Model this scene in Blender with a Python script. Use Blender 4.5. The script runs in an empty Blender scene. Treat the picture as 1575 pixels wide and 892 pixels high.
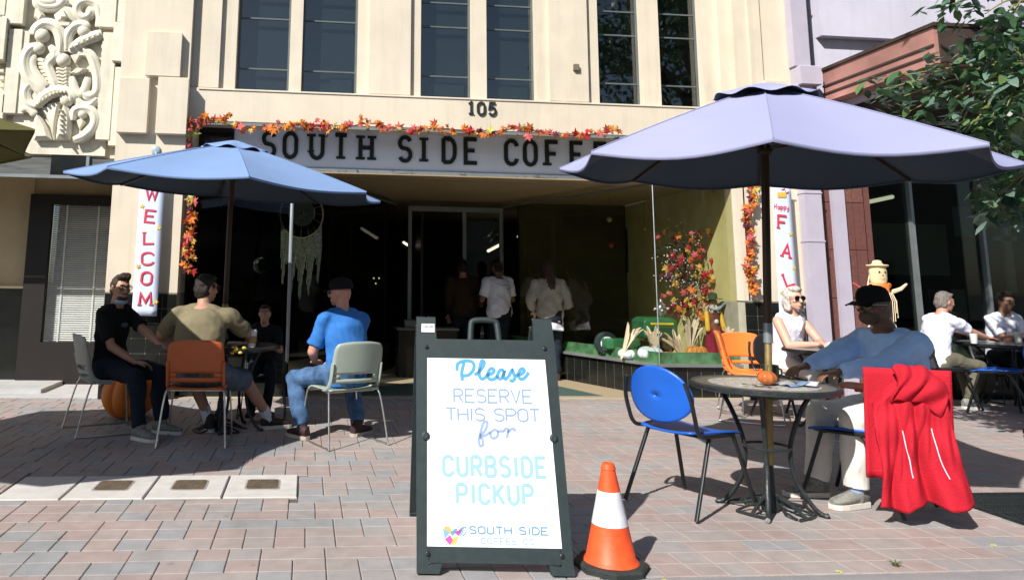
import bpy, bmesh, math, random
import numpy as np
from mathutils import Vector, Matrix, noise
random.seed(7)
S = bpy.context.scene
COL = S.collection
PI = math.pi
sin, cos, R = math.sin, math.cos, math.radians
V = Vector
# ------------------------------------------------------------------ camera, sky, sun, exposure
FPX, CX, CY = 1150.0, 580.8, 257.0
YAW, PITCH, ROLL, EYE = 0.09124, 0.15560, -0.01593, 1.2985
_f = V((sin(YAW)*cos(PITCH), cos(YAW)*cos(PITCH), sin(PITCH)))
_r0 = V((cos(YAW), -sin(YAW), 0)); _u0 = _r0.cross(_f)
_r = _r0*cos(ROLL) - _u0*sin(ROLL); _u = _u0*cos(ROLL) + _r0*sin(ROLL)
cam = bpy.data.cameras.new('camera'); cob = bpy.data.objects.new('camera', cam); COL.objects.link(cob)
cob.matrix_world = Matrix(((_r.x, _u.x, -_f.x, 0), (_r.y, _u.y, -_f.y, 0), (_r.z, _u.z, -_f.z, EYE), (0, 0, 0, 1)))
cam.sensor_width = 36; cam.lens = FPX/1575*36
cam.shift_x = (787.5-CX)/1575; cam.shift_y = -(446-CY)/1575
cam.clip_start = .05; cam.clip_end = 3000
S.camera = cob
w = bpy.data.worlds.new('World'); S.world = w; w.use_nodes = True
nt = w.node_tree; sky = nt.nodes.new('ShaderNodeTexSky'); sky.sky_type = 'NISHITA'; sky.sun_disc = False
SUN_EL, SUN_AZ = 40, 44
sky.sun_elevation = R(SUN_EL); sky.sun_rotation = R(180+SUN_AZ)
nt.links.new(sky.outputs[0], nt.nodes['Background'].inputs[0]); nt.nodes['Background'].inputs[1].default_value = 0.068
sl = bpy.data.lights.new('sun', 'SUN'); sl.energy = 5.0; sl.angle = R(.53); sl.color = (1, .955, .9)
so = bpy.data.objects.new('sun', sl); COL.objects.link(so)
sd = V((sin(R(SUN_AZ))*cos(R(SUN_EL)), cos(R(SUN_AZ))*cos(R(SUN_EL)), -sin(R(SUN_EL))))
so.rotation_euler = sd.to_track_quat('-Z', 'Y').to_euler(); so.location = (-8, -8, 12)
S.view_settings.view_transform = 'Standard'; S.view_settings.look = 'None'
S.view_settings.exposure = 0.55; S.view_settings.gamma = 1

def ray(px, py): return _f + _r*((px-CX)/FPX) - _u*((py-CY)/FPX)
def P(px, py, Y):
    d = ray(px, py); t = Y/d.y; return V((t*d.x, Y, EYE+t*d.z))
def G(px, py, z=0):
    d = ray(px, py); t = (z-EYE)/d.z; return V((t*d.x, t*d.y, z))

# ------------------------------------------------------------------ materials
MATS = {}
def pm(name, col, rough=.6, metal=0, var=.12, scale=6, bump=.0, bscale=60, spec=.4, trans=0, var2=0, scale2=1.2, coat=0, stretch=None, pos=False, streak=0, spots=0):
    if name in MATS: return MATS[name]
    m = bpy.data.materials.new(name); m.use_nodes = True; t = m.node_tree; N = t.nodes; L = t.links
    b = N['Principled BSDF']; b.inputs['Roughness'].default_value = rough; b.inputs['Metallic'].default_value = metal
    b.inputs['Specular IOR Level'].default_value = spec; b.inputs['Coat Weight'].default_value = coat
    tc = N.new('ShaderNodeTexCoord'); src = tc.outputs['Object']
    if pos: src = N.new('ShaderNodeNewGeometry').outputs['Position']
    src0 = src
    if stretch:
        mp = N.new('ShaderNodeMapping'); mp.inputs['Scale'].default_value = stretch; L.new(src, mp.inputs[0]); src = mp.outputs[0]
    rgb = N.new('ShaderNodeRGB'); rgb.outputs[0].default_value = (*col, 1); out = rgb.outputs[0]
    for (v, s) in ((var, scale), (var2, scale2)):
        if v <= 0: continue
        n = N.new('ShaderNodeTexNoise'); n.inputs['Scale'].default_value = s; n.inputs['Detail'].default_value = 5; L.new(src, n.inputs['Vector'])
        mr = N.new('ShaderNodeMapRange'); mr.inputs['From Min'].default_value = .3; mr.inputs['From Max'].default_value = .7
        mr.inputs['To Min'].default_value = 1-v; mr.inputs['To Max'].default_value = 1+v; L.new(n.outputs[0], mr.inputs[0])
        mx = N.new('ShaderNodeVectorMath'); mx.operation = 'SCALE'; L.new(out, mx.inputs[0]); L.new(mr.outputs[0], mx.inputs['Scale']); out = mx.outputs[0]
    if streak > 0:   # rain streaks running down the wall
        mp = N.new('ShaderNodeMapping'); mp.inputs['Scale'].default_value = (9, 9, .7); L.new(src0, mp.inputs[0])
        n = N.new('ShaderNodeTexNoise'); n.inputs['Scale'].default_value = 1.0; n.inputs['Detail'].default_value = 6; n.inputs['Roughness'].default_value = .65; L.new(mp.outputs[0], n.inputs['Vector'])
        mr = N.new('ShaderNodeMapRange'); mr.inputs['From Min'].default_value = .5; mr.inputs['From Max'].default_value = .78; mr.inputs['To Min'].default_value = 1; mr.inputs['To Max'].default_value = 1-streak; L.new(n.outputs[0], mr.inputs[0])
        mx = N.new('ShaderNodeVectorMath'); mx.operation = 'SCALE'; L.new(out, mx.inputs[0]); L.new(mr.outputs[0], mx.inputs['Scale']); out = mx.outputs[0]
    if spots > 0:    # gum and dirt spots
        n = N.new('ShaderNodeTexVoronoi'); n.inputs['Scale'].default_value = 3.3; L.new(src0, n.inputs['Vector'])
        n2 = N.new('ShaderNodeTexNoise'); n2.inputs['Scale'].default_value = 2.1; n2.inputs['Detail'].default_value = 8; n2.inputs['Roughness'].default_value = .7; L.new(src0, n2.inputs['Vector'])
        lt_ = N.new('ShaderNodeMapRange'); lt_.inputs['From Min'].default_value = .05; lt_.inputs['From Max'].default_value = .075; lt_.inputs['To Min'].default_value = 1-spots; lt_.inputs['To Max'].default_value = 1; L.new(n.outputs['Distance'], lt_.inputs[0])
        l2 = N.new('ShaderNodeMapRange'); l2.inputs['From Min'].default_value = .52; l2.inputs['From Max'].default_value = .72; l2.inputs['To Min'].default_value = 1; l2.inputs['To Max'].default_value = 1-spots*.8; L.new(n2.outputs[0], l2.inputs[0])
        mm = N.new('ShaderNodeMath'); mm.operation = 'MULTIPLY'; L.new(lt_.outputs[0], mm.inputs[0]); L.new(l2.outputs[0], mm.inputs[1])
        mx = N.new('ShaderNodeVectorMath'); mx.operation = 'SCALE'; L.new(out, mx.inputs[0]); L.new(mm.outputs[0], mx.inputs['Scale']); out = mx.outputs[0]
    L.new(out, b.inputs['Base Color'])
    if bump > 0:
        n = N.new('ShaderNodeTexNoise'); n.inputs['Scale'].default_value = bscale; n.inputs['Detail'].default_value = 4; L.new(src, n.inputs['Vector'])
        bp = N.new('ShaderNodeBump'); bp.inputs['Strength'].default_value = bump; bp.inputs['Distance'].default_value = .01
        L.new(n.outputs[0], bp.inputs['Height']); L.new(bp.outputs[0], b.inputs['Normal'])
    if trans > 0:
        tr = N.new('ShaderNodeBsdfTranslucent'); L.new(out, tr.inputs[0]); ms = N.new('ShaderNodeMixShader'); ms.inputs[0].default_value = trans
        L.new(b.outputs[0], ms.inputs[1]); L.new(tr.outputs[0], ms.inputs[2]); L.new(ms.outputs[0], N['Material Output'].inputs[0])
    MATS[name] = m; return m
def glassm(name, tint, gloss=1.0, rough=.02, ior=1.5):
    m = bpy.data.materials.new(name); m.use_nodes = True; t = m.node_tree; N = t.nodes; L = t.links
    N.remove(N['Principled BSDF'])
    tb = N.new('ShaderNodeBsdfTransparent'); tb.inputs[0].default_value = (*tint, 1)
    gb = N.new('ShaderNodeBsdfGlossy'); gb.inputs['Roughness'].default_value = rough; gb.inputs[0].default_value = (gloss, gloss, gloss, 1)
    f0 = ((ior-1)/(ior+1))**2; lw = N.new('ShaderNodeLayerWeight'); lw.inputs[0].default_value = .5; ms = N.new('ShaderNodeMixShader')
    pw = N.new('ShaderNodeMath'); pw.operation = 'POWER'; pw.inputs[1].default_value = 5; L.new(lw.outputs['Facing'], pw.inputs[0])
    fr = N.new('ShaderNodeMath'); fr.operation = 'MULTIPLY_ADD'; fr.inputs[1].default_value = 1-f0; fr.inputs[2].default_value = f0; L.new(pw.outputs[0], fr.inputs[0])
    nz = N.new('ShaderNodeTexNoise'); nz.inputs['Scale'].default_value = 1.3; bp = N.new('ShaderNodeBump'); bp.inputs['Strength'].default_value = .05; bp.inputs['Distance'].default_value = .02
    L.new(nz.outputs[0], bp.inputs['Height']); L.new(bp.outputs[0], gb.inputs['Normal'])
    L.new(fr.outputs[0], ms.inputs[0]); L.new(tb.outputs[0], ms.inputs[1]); L.new(gb.outputs[0], ms.inputs[2]); L.new(ms.outputs[0], N['Material Output'].inputs[0])
    MATS[name] = m; return m
def emis(name, col, st):
    m = bpy.data.materials.new(name); m.use_nodes = True; b = m.node_tree.nodes['Principled BSDF']
    b.inputs['Base Color'].default_value = (*col, 1); b.inputs['Emission Color'].default_value = (*col, 1); b.inputs['Emission Strength'].default_value = st
    return m
stucco = pm('cream_stucco', (.61, .545, .43), .85, var=.05, scale=3, bump=.25, bscale=90, var2=.05, scale2=.7, pos=True, streak=.13)
stucco2 = pm('pale_relief_plaster', (.66, .62, .50), .85, var=.08, scale=9, bump=.3, bscale=70, pos=True, streak=.2)
stucco_dim = pm('shaded_cream_stucco', (.46, .37, .22), .85, var=.08, scale=3, bump=.25, bscale=80, var2=.1)  # dimmer copy of the cream stucco, recess shade put into its colour
white_st = pm('lavender_white_stucco', (.53, .515, .61), .85, var=.06, scale=2, bump=.3, bscale=60, pos=True, streak=.12)
white_pt = pm('white_paint', (.43, .40, .48), .5, var=.05, scale=5)
black_pl = pm('black_plastic', (.018, .03, .032), .55, var=.15, scale=20, bump=.15, bscale=200)
black_mt = pm('black_metal', (.012, .014, .016), .35, var=.2, scale=12, spec=.5)
iron = pm('wrought_iron', (.02, .025, .026), .4, var=.3, scale=30, bump=.3, bscale=90)
chrome = pm('dull_chrome', (.55, .55, .5), .3, metal=.9, var=.15, scale=20)
unlit_dark = pm('dark_interior', (.022, .019, .014), .9, var=.35, scale=3)  # near-black colour stands in for the darkness of unlit rooms
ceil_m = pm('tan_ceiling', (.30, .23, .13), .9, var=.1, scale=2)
olive_w = pm('yellow_green_wall', (.50, .46, .19), .85, var=.1, scale=3)
tile_b = pm('black_glazed_tile', (.010, .011, .010), .15, var=.3, scale=5, spec=.5)
grout = pm('pale_grout', (.34, .33, .25), .9)
dglass = glassm('shop_glass', (.91, .92, .91))
dim_glass = glassm('dim_shop_glass', (.7, .74, .7), gloss=.3)
metal_al = pm('aluminium_trim', (.30, .33, .34), .35, metal=.6)
wood_dk = pm('dark_wood', (.035, .017, .009), .5, var=.3, scale=4, stretch=(8, 8, 1))
def cloth(name, col, b=.35, r=.85, var=.08): return pm(name, col, r, var=var, scale=14, bump=b, bscale=260, spec=.15)

# ------------------------------------------------------------------ geometry helpers
class MB:
    def __init__(s): s.v = []; s.f = []; s.mi = []; s.cur = 0
    def add(s, vs, fs, M=None):
        o = len(s.v)
        s.v += [tuple(M @ V(p)) if M else tuple(p) for p in vs]
        s.f += [tuple(i+o for i in f) for f in fs]; s.mi += [s.cur]*len(fs); return s
    def box(s, x0, x1, y0, y1, z0, z1, M=None, ch=0):
        if ch <= 0:
            vs = [(x0, y0, z0), (x1, y0, z0), (x1, y1, z0), (x0, y1, z0), (x0, y0, z1), (x1, y0, z1), (x1, y1, z1), (x0, y1, z1)]
            return s.add(vs, [(0, 3, 2, 1), (4, 5, 6, 7), (0, 1, 5, 4), (1, 2, 6, 5), (2, 3, 7, 6), (3, 0, 4, 7)], M)
        c = ch; vs = []
        for z, e in ((z0, c), (z0+c, 0), (z1-c, 0), (z1, c)):
            vs += [(x0+e, y0+e, z), (x1-e, y0+e, z), (x1-e, y1-e, z), (x0+e, y1-e, z)]
        fs = [(0, 3, 2, 1), (12, 13, 14, 15)]
        for k in range(3):
            for i in range(4): a = k*4+i; b = k*4+(i+1) % 4; fs.append((a, b, b+4, a+4))
        return s.add(vs, fs, M)
    def cen(s, c, d, M=None, ch=0): return s.box(c[0]-d[0]/2, c[0]+d[0]/2, c[1]-d[1]/2, c[1]+d[1]/2, c[2]-d[2]/2, c[2]+d[2]/2, M, ch)
    def ring_loft(s, rings, cap=True, M=None, closed=False):
        n = len(rings[0]); vs = [p for r in rings for p in r]; fs = []
        K = len(rings)
        for k in range(K if closed else K-1):
            for i in range(n):
                a = k*n+i; b = k*n+(i+1) % n; c = ((k+1) % K)*n+(i+1) % n; d = ((k+1) % K)*n+i; fs.append((a, b, c, d))
        if cap and not closed: fs.append(tuple(range(n-1, -1, -1))); fs.append(tuple((K-1)*n+i for i in range(n)))
        return s.add(vs, fs, M)
    def tube(s, pts, r, n=8, M=None, closed=False, flat=1.0, up=None):
        pts = [V(p) for p in pts]; K = len(pts); rr = r if isinstance(r, (list, tuple)) else [r]*K
        rings = []; prev = None
        for i, p in enumerate(pts):
            if closed: t = pts[(i+1) % K]-pts[i-1]
            else: t = pts[min(i+1, K-1)]-pts[max(i-1, 0)]
            t.normalize()
            if prev is None:
                a = V(up) if up else (V((0, 0, 1)) if abs(t.z) < .9 else V((1, 0, 0)))
            else: a = prev
            x = a - t*a.dot(t)
            if x.length < 1e-5: x = t.orthogonal()
            x.normalize(); y = t.cross(x); prev = x
            rings.append([p + x*(cos(2*PI*k/n)*rr[i]*flat) + y*(sin(2*PI*k/n)*rr[i]) for k in range(n)])
        return s.ring_loft(rings, True, M, closed)
    def lathe(s, prof, n=24, M=None, sx=1, sy=1):
        rings = [[(cos(2*PI*k/n)*r*sx, sin(2*PI*k/n)*r*sy, z) for k in range(n)] for r, z in prof]
        return s.ring_loft(rings, True, M)
    def ell(s, c, r, n=14, m=8, M=None, rot=None):
        rings = []
        for j in range(1, m):
            a = -PI/2+PI*j/m; rings.append([V((cos(a)*cos(2*PI*k/n)*r[0], cos(a)*sin(2*PI*k/n)*r[1], sin(a)*r[2])) for k in range(n)])
        if rot: rings = [[rot @ p for p in q] for q in rings]
        rings = [[p+V(c) for p in q] for q in rings]
        bot = V((0, 0, -r[2])); top = V((0, 0, r[2]))
        if rot: bot = rot @ bot; top = rot @ top
        vs = [p for q in rings for p in q]+[bot+V(c), top+V(c)]; fs = []
        for k in range(m-2):
            for i in range(n): fs.append((k*n+i, k*n+(i+1) % n, (k+1)*n+(i+1) % n, (k+1)*n+i))
        B = len(vs)-2
        for i in range(n): fs.append((B, (i+1) % n, i)); fs.append((B+1, (m-2)*n+i, (m-2)*n+(i+1) % n))
        return s.add(vs, fs, M)
    def cap(s, a, b, r1, r2, n=12, M=None, round_a=True, round_b=True):
        a = V(a); b = V(b); t = (b-a); L = t.length; t.normalize(); x = t.orthogonal().normalized(); y = t.cross(x); rings = []
        def rg(c, r): return [c+x*(cos(2*PI*k/n)*r)+y*(sin(2*PI*k/n)*r) for k in range(n)]
        if round_a:
            for q in (80, 55, 28): rings.append(rg(a-t*r1*sin(R(q)), r1*cos(R(q))))
        for q in (0, .5, 1): rings.append(rg(a+t*L*q, r1+(r2-r1)*q))
        if round_b:
            for q in (28, 55, 80): rings.append(rg(b+t*r2*sin(R(q)), r2*cos(R(q))))
        return s.ring_loft(rings, True, M)
    def sheet(s, fn, nu, nv, M=None):
        vs = [fn(i/nu, j/nv) for j in range(nv+1) for i in range(nu+1)]
        fs = [(j*(nu+1)+i, j*(nu+1)+i+1, (j+1)*(nu+1)+i+1, (j+1)*(nu+1)+i) for j in range(nv) for i in range(nu)]
        return s.add(vs, fs, M)
    def mesh(s, name, mats, smooth=False):
        me = bpy.data.meshes.new(name); me.from_pydata(s.v, [], s.f)
        for m in (mats if isinstance(mats, (list, tuple)) else [mats]): me.materials.append(m)
        me.polygons.foreach_set('material_index', s.mi)
        bm = bmesh.new(); bm.from_mesh(me); bmesh.ops.recalc_face_normals(bm, faces=bm.faces); bm.to_mesh(me); bm.free()
        if smooth:
            me.shade_smooth()
            try: me.set_sharp_from_angle(angle=R(smooth if smooth is not True else 45))
            except Exception: pass
        me.update(); return me
    def build(s, name, mats, parent=None, smooth=True, solid=0, loc=None):
        o = link(name, s.mesh(name, mats, smooth), parent)
        if solid: md = o.modifiers.new('solid', 'SOLIDIFY'); md.thickness = solid; md.offset = 0
        if loc: o.location = loc
        return o
def link(name, me, parent=None):
    o = bpy.data.objects.new(name, me); COL.objects.link(o)
    if parent: o.parent = parent
    return o
def tag(o, label=None, cat=None, group=None, kind=None):
    if label: o['label'] = label
    if cat: o['category'] = cat
    if group: o['group'] = group
    if kind: o['kind'] = kind
    return o
def thing(name, label, cat, loc=(0, 0, 0), rz=0, group=None):
    o = bpy.data.objects.new(name, None); COL.objects.link(o); o.location = loc; o.rotation_euler = (0, 0, rz); o.empty_display_size = .1
    return tag(o, label, cat, group)
def one(mb, name, mats, label, cat, group=None, loc=None, **k): return tag(mb.build(name, mats, None, loc=loc, **k), label, cat, group)
def dup(root, loc, rz, label=None):
    r = root.copy(); COL.objects.link(r); r.location = loc; r.rotation_euler = (0, 0, rz)
    if label: r['label'] = label
    for ch in root.children:
        c = ch.copy(); COL.objects.link(c); c.parent = r
        for g in ch.children: d = g.copy(); COL.objects.link(d); d.parent = c
    return r
def frame_M(o, x, y, z): return Matrix(((x.x, y.x, z.x, o.x), (x.y, y.y, z.y, o.y), (x.z, y.z, z.z, o.z), (0, 0, 0, 1)))
def T(x, y, z): return Matrix.Translation((x, y, z))
def RZ(a): return Matrix.Rotation(a, 4, 'Z')
def RX(a): return Matrix.Rotation(a, 4, 'X')
def RY(a): return Matrix.Rotation(a, 4, 'Y')
def SC(x, y, z): return Matrix.Diagonal((x, y, z, 1))
def spline(pts, n=6):
    pts = [V(p) for p in pts]; out = []
    for i in range(len(pts)-1):
        p0 = pts[max(i-1, 0)]; p1 = pts[i]; p2 = pts[i+1]; p3 = pts[min(i+2, len(pts)-1)]
        for k in range(n):
            t = k/n; out.append(.5*((2*p1)+(p2-p0)*t+(2*p0-5*p1+4*p2-p3)*t*t+(3*p1-p0-3*p2+p3)*t**3))
    return out+[pts[-1]]
def remesh(mb, vox, smooth=2, wr=0, wf=14, seed=0):
    me = mb.mesh('tmp', [MATS['black_metal']]); o = bpy.data.objects.new('tmp', me); COL.objects.link(o)
    m = o.modifiers.new('r', 'REMESH'); m.mode = 'VOXEL'; m.voxel_size = vox
    if smooth: q = o.modifiers.new('s', 'SMOOTH'); q.factor = .5; q.iterations = smooth
    dg = bpy.context.evaluated_depsgraph_get(); out = bpy.data.meshes.new_from_object(o.evaluated_get(dg), depsgraph=dg)
    bpy.data.objects.remove(o); bpy.data.meshes.remove(me)
    if wr > 0 and len(out.vertices):
        n = len(out.vertices); co = np.empty(n*3); out.vertices.foreach_get('co', co); co = co.reshape(-1, 3)
        no = np.empty(n*3); out.vertex_normals.foreach_get('vector', no); no = no.reshape(-1, 3)
        x, y, z = (co*wf).T; s = seed*1.7
        d = np.sin(x+1.9*np.sin(z*.8+s)+1.1*y)+.7*np.sin(1.7*z+1.5*np.sin(y*1.3+s)-.8*x)+.5*np.sin(2.3*y+2.0*np.sin(1.1*x+z+s))
        d = np.abs(d)**.8*np.sign(d)+.35*np.sin(2.9*x+4.1*z+2.2*np.sin(2.1*y+s))*np.sin(1.3*z-2*y)
        co = co+no*(d*wr)[:, None]; out.vertices.foreach_set('co', co.ravel())
    out.shade_smooth(); out.update(); return out
def rlink(name, mb, vox, mat, parent, **k):
    me = remesh(mb, vox, **k); me.materials.clear(); me.materials.append(mat); me.name = name
    return link(name, me, parent)

# ------------------------------------------------------------------ lettering (stroke glyphs turned into raised letters)
def arc(cx, cy, rx, ry, a0, a1, n=12): return [(cx+rx*cos(R(a0+(a1-a0)*i/n)), cy+ry*sin(R(a0+(a1-a0)*i/n))) for i in range(n+1)]
GL = {
 'A': [[(0, 0), (.5, 1), (1, 0)], [(.19, .36), (.81, .36)]],
 'B': [[(0, 0), (0, 1)], [(0, 1), (.55, 1)]+arc(.55, .76, .4, .24, 90, -90)+[(0, .52)], [(0, .52), (.6, .52)]+arc(.6, .26, .4, .26, 90, -90)+[(0, 0)]],
 'C': [arc(.5, .72, .5, .28, 10, 180)+arc(.5, .28, .5, .28, 180, 350)],
 'c': [arc(.52, .5, .5, .5, 45, 315, 20)],
 'D': [[(0, 0), (0, 1)], [(0, 1), (.45, 1)]+arc(.45, .6, .55, .4, 90, 0)+arc(.45, .4, .55, .4, 0, -90)+[(0, 0)]],
 'E': [[(1, 1), (0, 1), (0, 0), (1, 0)], [(0, .52), (.8, .52)]],
 'F': [[(1, 1), (0, 1), (0, 0)], [(0, .5), (.8, .5)]],
 'G': [arc(.5, .72, .5, .28, 10, 180)+arc(.5, .28, .5, .28, 180, 360)+[(1, .48), (.6, .48)]],
 'H': [[(0, 0), (0, 1)], [(1, 0), (1, 1)], [(0, .5), (1, .5)]],
 'I': [[(.5, 0), (.5, 1)]],
 'K': [[(0, 0), (0, 1)], [(1, 1), (.05, .42)], [(.3, .58), (1, 0)]],
 'L': [[(0, 1), (0, 0), (1, 0)]],
 'M': [[(0, 0), (.08, 1), (.5, .25), (.92, 1), (1, 0)]],
 'N': [[(0, 0), (0, 1), (1, 0), (1, 1)]],
 'O': [arc(.5, .7, .5, .3, 0, 180)+arc(.5, .3, .5, .3, 180, 360)+[(1, .7)]],
 'o': [arc(.5, .5, .55, .5, 0, 360, 24)],
 'P': [[(0, 0), (0, 1)], [(0, 1), (.55, 1)]+arc(.55, .73, .45, .27, 90, -90)+[(0, .46)]],
 'R': [[(0, 0), (0, 1)], [(0, 1), (.55, 1)]+arc(.55, .74, .43, .26, 90, -90)+[(0, .48)], [(.5, .48), (1, 0)]],
 'S': [arc(.5, .75, .46, .25, 20, 235, 14)+arc(.5, .26, .48, .26, 70, -155, 14)],
 'T': [[(0, 1), (1, 1)], [(.5, 1), (.5, 0)]],
 'U': [[(0, 1), (0, .3)]+arc(.5, .3, .5, .3, 180, 360)+[(1, 1)]],
 'V': [[(0, 1), (.5, 0), (1, 1)]],
 'W': [[(0, 1), (.25, 0), (.5, .75), (.75, 0), (1, 1)]],
 '1': [[(.25, .85), (.55, 1), (.55, 0)]],
 '0': [arc(.5, .7, .42, .3, 0, 180)+arc(.5, .3, .42, .3, 180, 360)+[(.92, .7)]],
 '5': [[(.9, 1), (.25, 1), (.15, .55)]+arc(.48, .32, .42, .32, 130, -150)],
 '.': [[(.1, 0), (.1, .07)]],
}
SER = {'I': [(.5, 0), (.5, 1)], 'H': [(0, 0), (0, 1), (1, 0), (1, 1)], 'T': [(.5, 0)], 'F': [(0, 0)], 'D': [], 'U': [(0, 1), (1, 1)], 'E': [], 'L': [(0, 1)], 'A': [(0, 0), (1, 0)], 'W': [(0, 1), (1, 1)], 'M': [(0, 0), (1, 0)], '1': [(.55, 0)], 'R': [(0, 0)], 'P': [(0, 0)]}
def ribbon(mb, pts, th, d0, d1, M):
    pts = [V((p[0], p[1])) for p in pts]; K = len(pts); Ls = []; Rs = []
    closed = (pts[0]-pts[-1]).length < 1e-4
    for i, p in enumerate(pts):
        a = pts[i-1] if i > 0 else (pts[-2] if closed else None); b = pts[i+1] if i < K-1 else (pts[1] if closed else None)
        d1_ = (p-a).normalized() if a is not None else None; d2_ = (b-p).normalized() if b is not None else None
        if d1_ is None: d1_ = d2_
        if d2_ is None: d2_ = d1_
        n1 = V((-d1_.y, d1_.x)); n2 = V((-d2_.y, d2_.x)); m = n1+n2
        m = m.normalized() if m.length > .1 else n1
        k = min(1/max(m.dot(n1), .35), 2.0); hw = th/2*k
        Ls.append(p+m*hw); Rs.append(p-m*hw)
    rings = [[(l.x, d0, l.y), (r.x, d0, r.y), (r.x, d1, r.y), (l.x, d1, l.y)] for l, r in zip(Ls, Rs)]
    mb.ring_loft(rings, True, M)
def glyph(mb, ch, x, z, w, h, th, depth, M, serif=0, slant=0, th2=None):
    if ch == ' ' or ch not in GL: return
    e = 0; de = .0004 if depth > .003 else .00005
    for st in GL[ch]:
        pts = [(x+p[0]*w+slant*p[1]*h, z+p[1]*h) for p in st]
        e += de; ribbon(mb, pts, th, -depth-e, 0, M)
    if serif:
        for q in SER.get(ch, []):
            e += de; xx = x+q[0]*w+slant*q[1]*h; zz = z+q[1]*(h-th*.6)+th*.3
            ribbon(mb, [(xx-serif, zz), (xx+serif, zz)], th*.6, -depth-e, 0, M)
def text_parts(parent, s, x0, z0, w, h, adv, th, depth, mat, M, serif=0, name='letter', slant=0, sp=None):
    x = x0
    for ch in s:
        if ch == ' ': x += (sp if sp else adv*.7); continue
        mb = MB(); ww = w*(.25 if ch in 'I.' else 1.15 if ch in 'MW' else 1); glyph(mb, ch, x if ch != 'I' else x, z0, ww, h, th, depth, M, serif, slant)
        mb.build(name, mat, parent, smooth=False); x += adv*(.55 if ch == 'I' and not serif else .7 if ch == '.' else 1)
    return x

# ================================================================== GROUND
F = 8.91
def struct(mb, name, mats, parent=None, **k):
    o = mb.build(name, mats, parent, **k)
    if not parent: o['kind'] = 'structure'
    return o
asph = pm('asphalt', (.05, .05, .05), .9, var=.2, scale=8, bump=.4, bscale=150)
conc = pm('kerb_concrete', (.42, .42, .42), .85, var=.1, scale=6, bump=.3, bscale=120, var2=.08, scale2=1)
joint = pm('sand_joint', (.10, .085, .075), .95)
struct(MB().box(-600, 600, -600, 600, -.3, -.16), 'ground', asph)
struct(MB().box(-40, 40, -9, 2.9, -.155, -.13), 'road', asph)
struct(MB().box(-20, 20, 2.9, 3.52, -.15, .0, ch=.012), 'kerb', conc)
sw = struct(MB().box(-20, 20, 3.52, 12.0, -.15, -.010), 'sidewalk', joint)
PV = [pm('paver_'+n, c, .88, var=.09, scale=11, bump=.45, bscale=150, var2=.1, scale2=1.3, pos=True, spots=.22) for n, c in
      (('rose', (.32, .255, .235)), ('pale_rose', (.318, .268, .25)), ('grey', (.295, .272, .262)), ('blue_grey', (.268, .268, .27)), ('buff', (.305, .272, .252)))]
for _m in PV:   # fine soiling so the pavement is not clean
    pass
U = .155
def paver_rects():
    out = []; y = 3.525; g = 0
    while y < 8.9:
        off = (g*.37) % 1*U
        x = -3.9+off
        while x < 8.6:   # block of 3 rows: two-high squares in pairs, then a single course of long bricks
            out += [(x, y, U, U), (x, y+U, U, U), (x+U, y, U, U), (x+U, y+U, U, U), (x, y+2*U, U*1.5, U) if False else (x, y+2*U, U*2, U)] if (int((x+50)/U/2)+g) % 3 else [(x, y, U*2, U), (x, y+U, U, U), (x+U, y+U, U, U), (x, y+2*U, U, U), (x+U, y+2*U, U, U)]
            x += 2*U
        y += 3*U; g += 1
    return out
COVY = (4.87, 5.425); COVX = (G(-12, 768).x-.01, G(458, 768).x+.002)
paver_me = {}
def paver_mesh(wd, ht, m, k):
    key = (round(wd, 3), round(ht, 3), m, k)
    if key not in paver_me:
        b = MB(); g = .002; x1 = wd-g; y1 = ht-g; c = .004; z = [-.02, -.003, .0]
        vs = [(g, g, z[0]), (x1, g, z[0]), (x1, y1, z[0]), (g, y1, z[0]), (g, g, z[1]), (x1, g, z[1]), (x1, y1, z[1]), (g, y1, z[1]),
              (g+c, g+c, z[2]), (x1-c, g+c, z[2]), (x1-c, y1-c, z[2]), (g+c, y1-c, z[2])]
        fs = [(8, 9, 10, 11)]+[(a, (a+1) % 4, 4+(a+1) % 4, 4+a) for a in range(4)]+[(4+a, 4+(a+1) % 4, 8+(a+1) % 4, 8+a) for a in range(4)]
        b.add(vs, fs); paver_me[key] = (b, b.mesh('paver', PV[m], False))
    return paver_me[key]
rects = []
def clip_rect(x, y, a, b):
    x1, y1 = x+a, y+b
    for (cx0, cx1, cy0, cy1) in ((COVX[0], COVX[1], COVY[0], COVY[1]), (4.12, 6.2, 3.95, 4.83)):
        if x < cx1 and x1 > cx0 and y < cy1 and y1 > cy0:
            cut = [(cy0-y, 0), (y1-cy1, 1), (cx0-x, 2), (x1-cx1, 3)]; k = max(cut)
            if k[0] <= 0: return None
            if k[1] == 0: y1 = cy0
            elif k[1] == 1: y = cy1
            elif k[1] == 2: x1 = cx0
            else: x = cx1
    if y < 3.52 or y1 > 8.87: y1 = min(y1, 8.87)
    if x1-x < .012 or y1-y < .012: return None
    return (x, y, x1-x, y1-y)
for q in paver_rects():
    c = clip_rect(*q)
    if c: rects.append(c)
def infr(x, y): return -.352*y-.15 < x < .98*y+.1
rects.sort(key=lambda q: (0 if infr(q[0]+.08, q[1]+.08) else 1, q[1]))
stuffp = MB(); rp = random.Random(3)
for i, (x, y, a, b) in enumerate(rects):
    nv = noise.noise(V((x*1.3, y*1.3, 0)))
    m = rp.choices(range(5), weights=(28 + (x > 1)*20, 24, 22+nv*8, 20-(x > 1)*8+nv*10, 14))[0]
    bb, me = paver_mesh(a, b, m, 0); dz = rp.uniform(-.0015, .0015)
    if i < 300:
        o = link('paver', me, sw); o.location = (x, y, dz)
    else:
        stuffp.cur = m; stuffp.add(bb.v, bb.f, T(x, y, dz))
st = stuffp.build('paver_field', PV, sw, smooth=False); st['kind'] = 'stuff'
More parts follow.
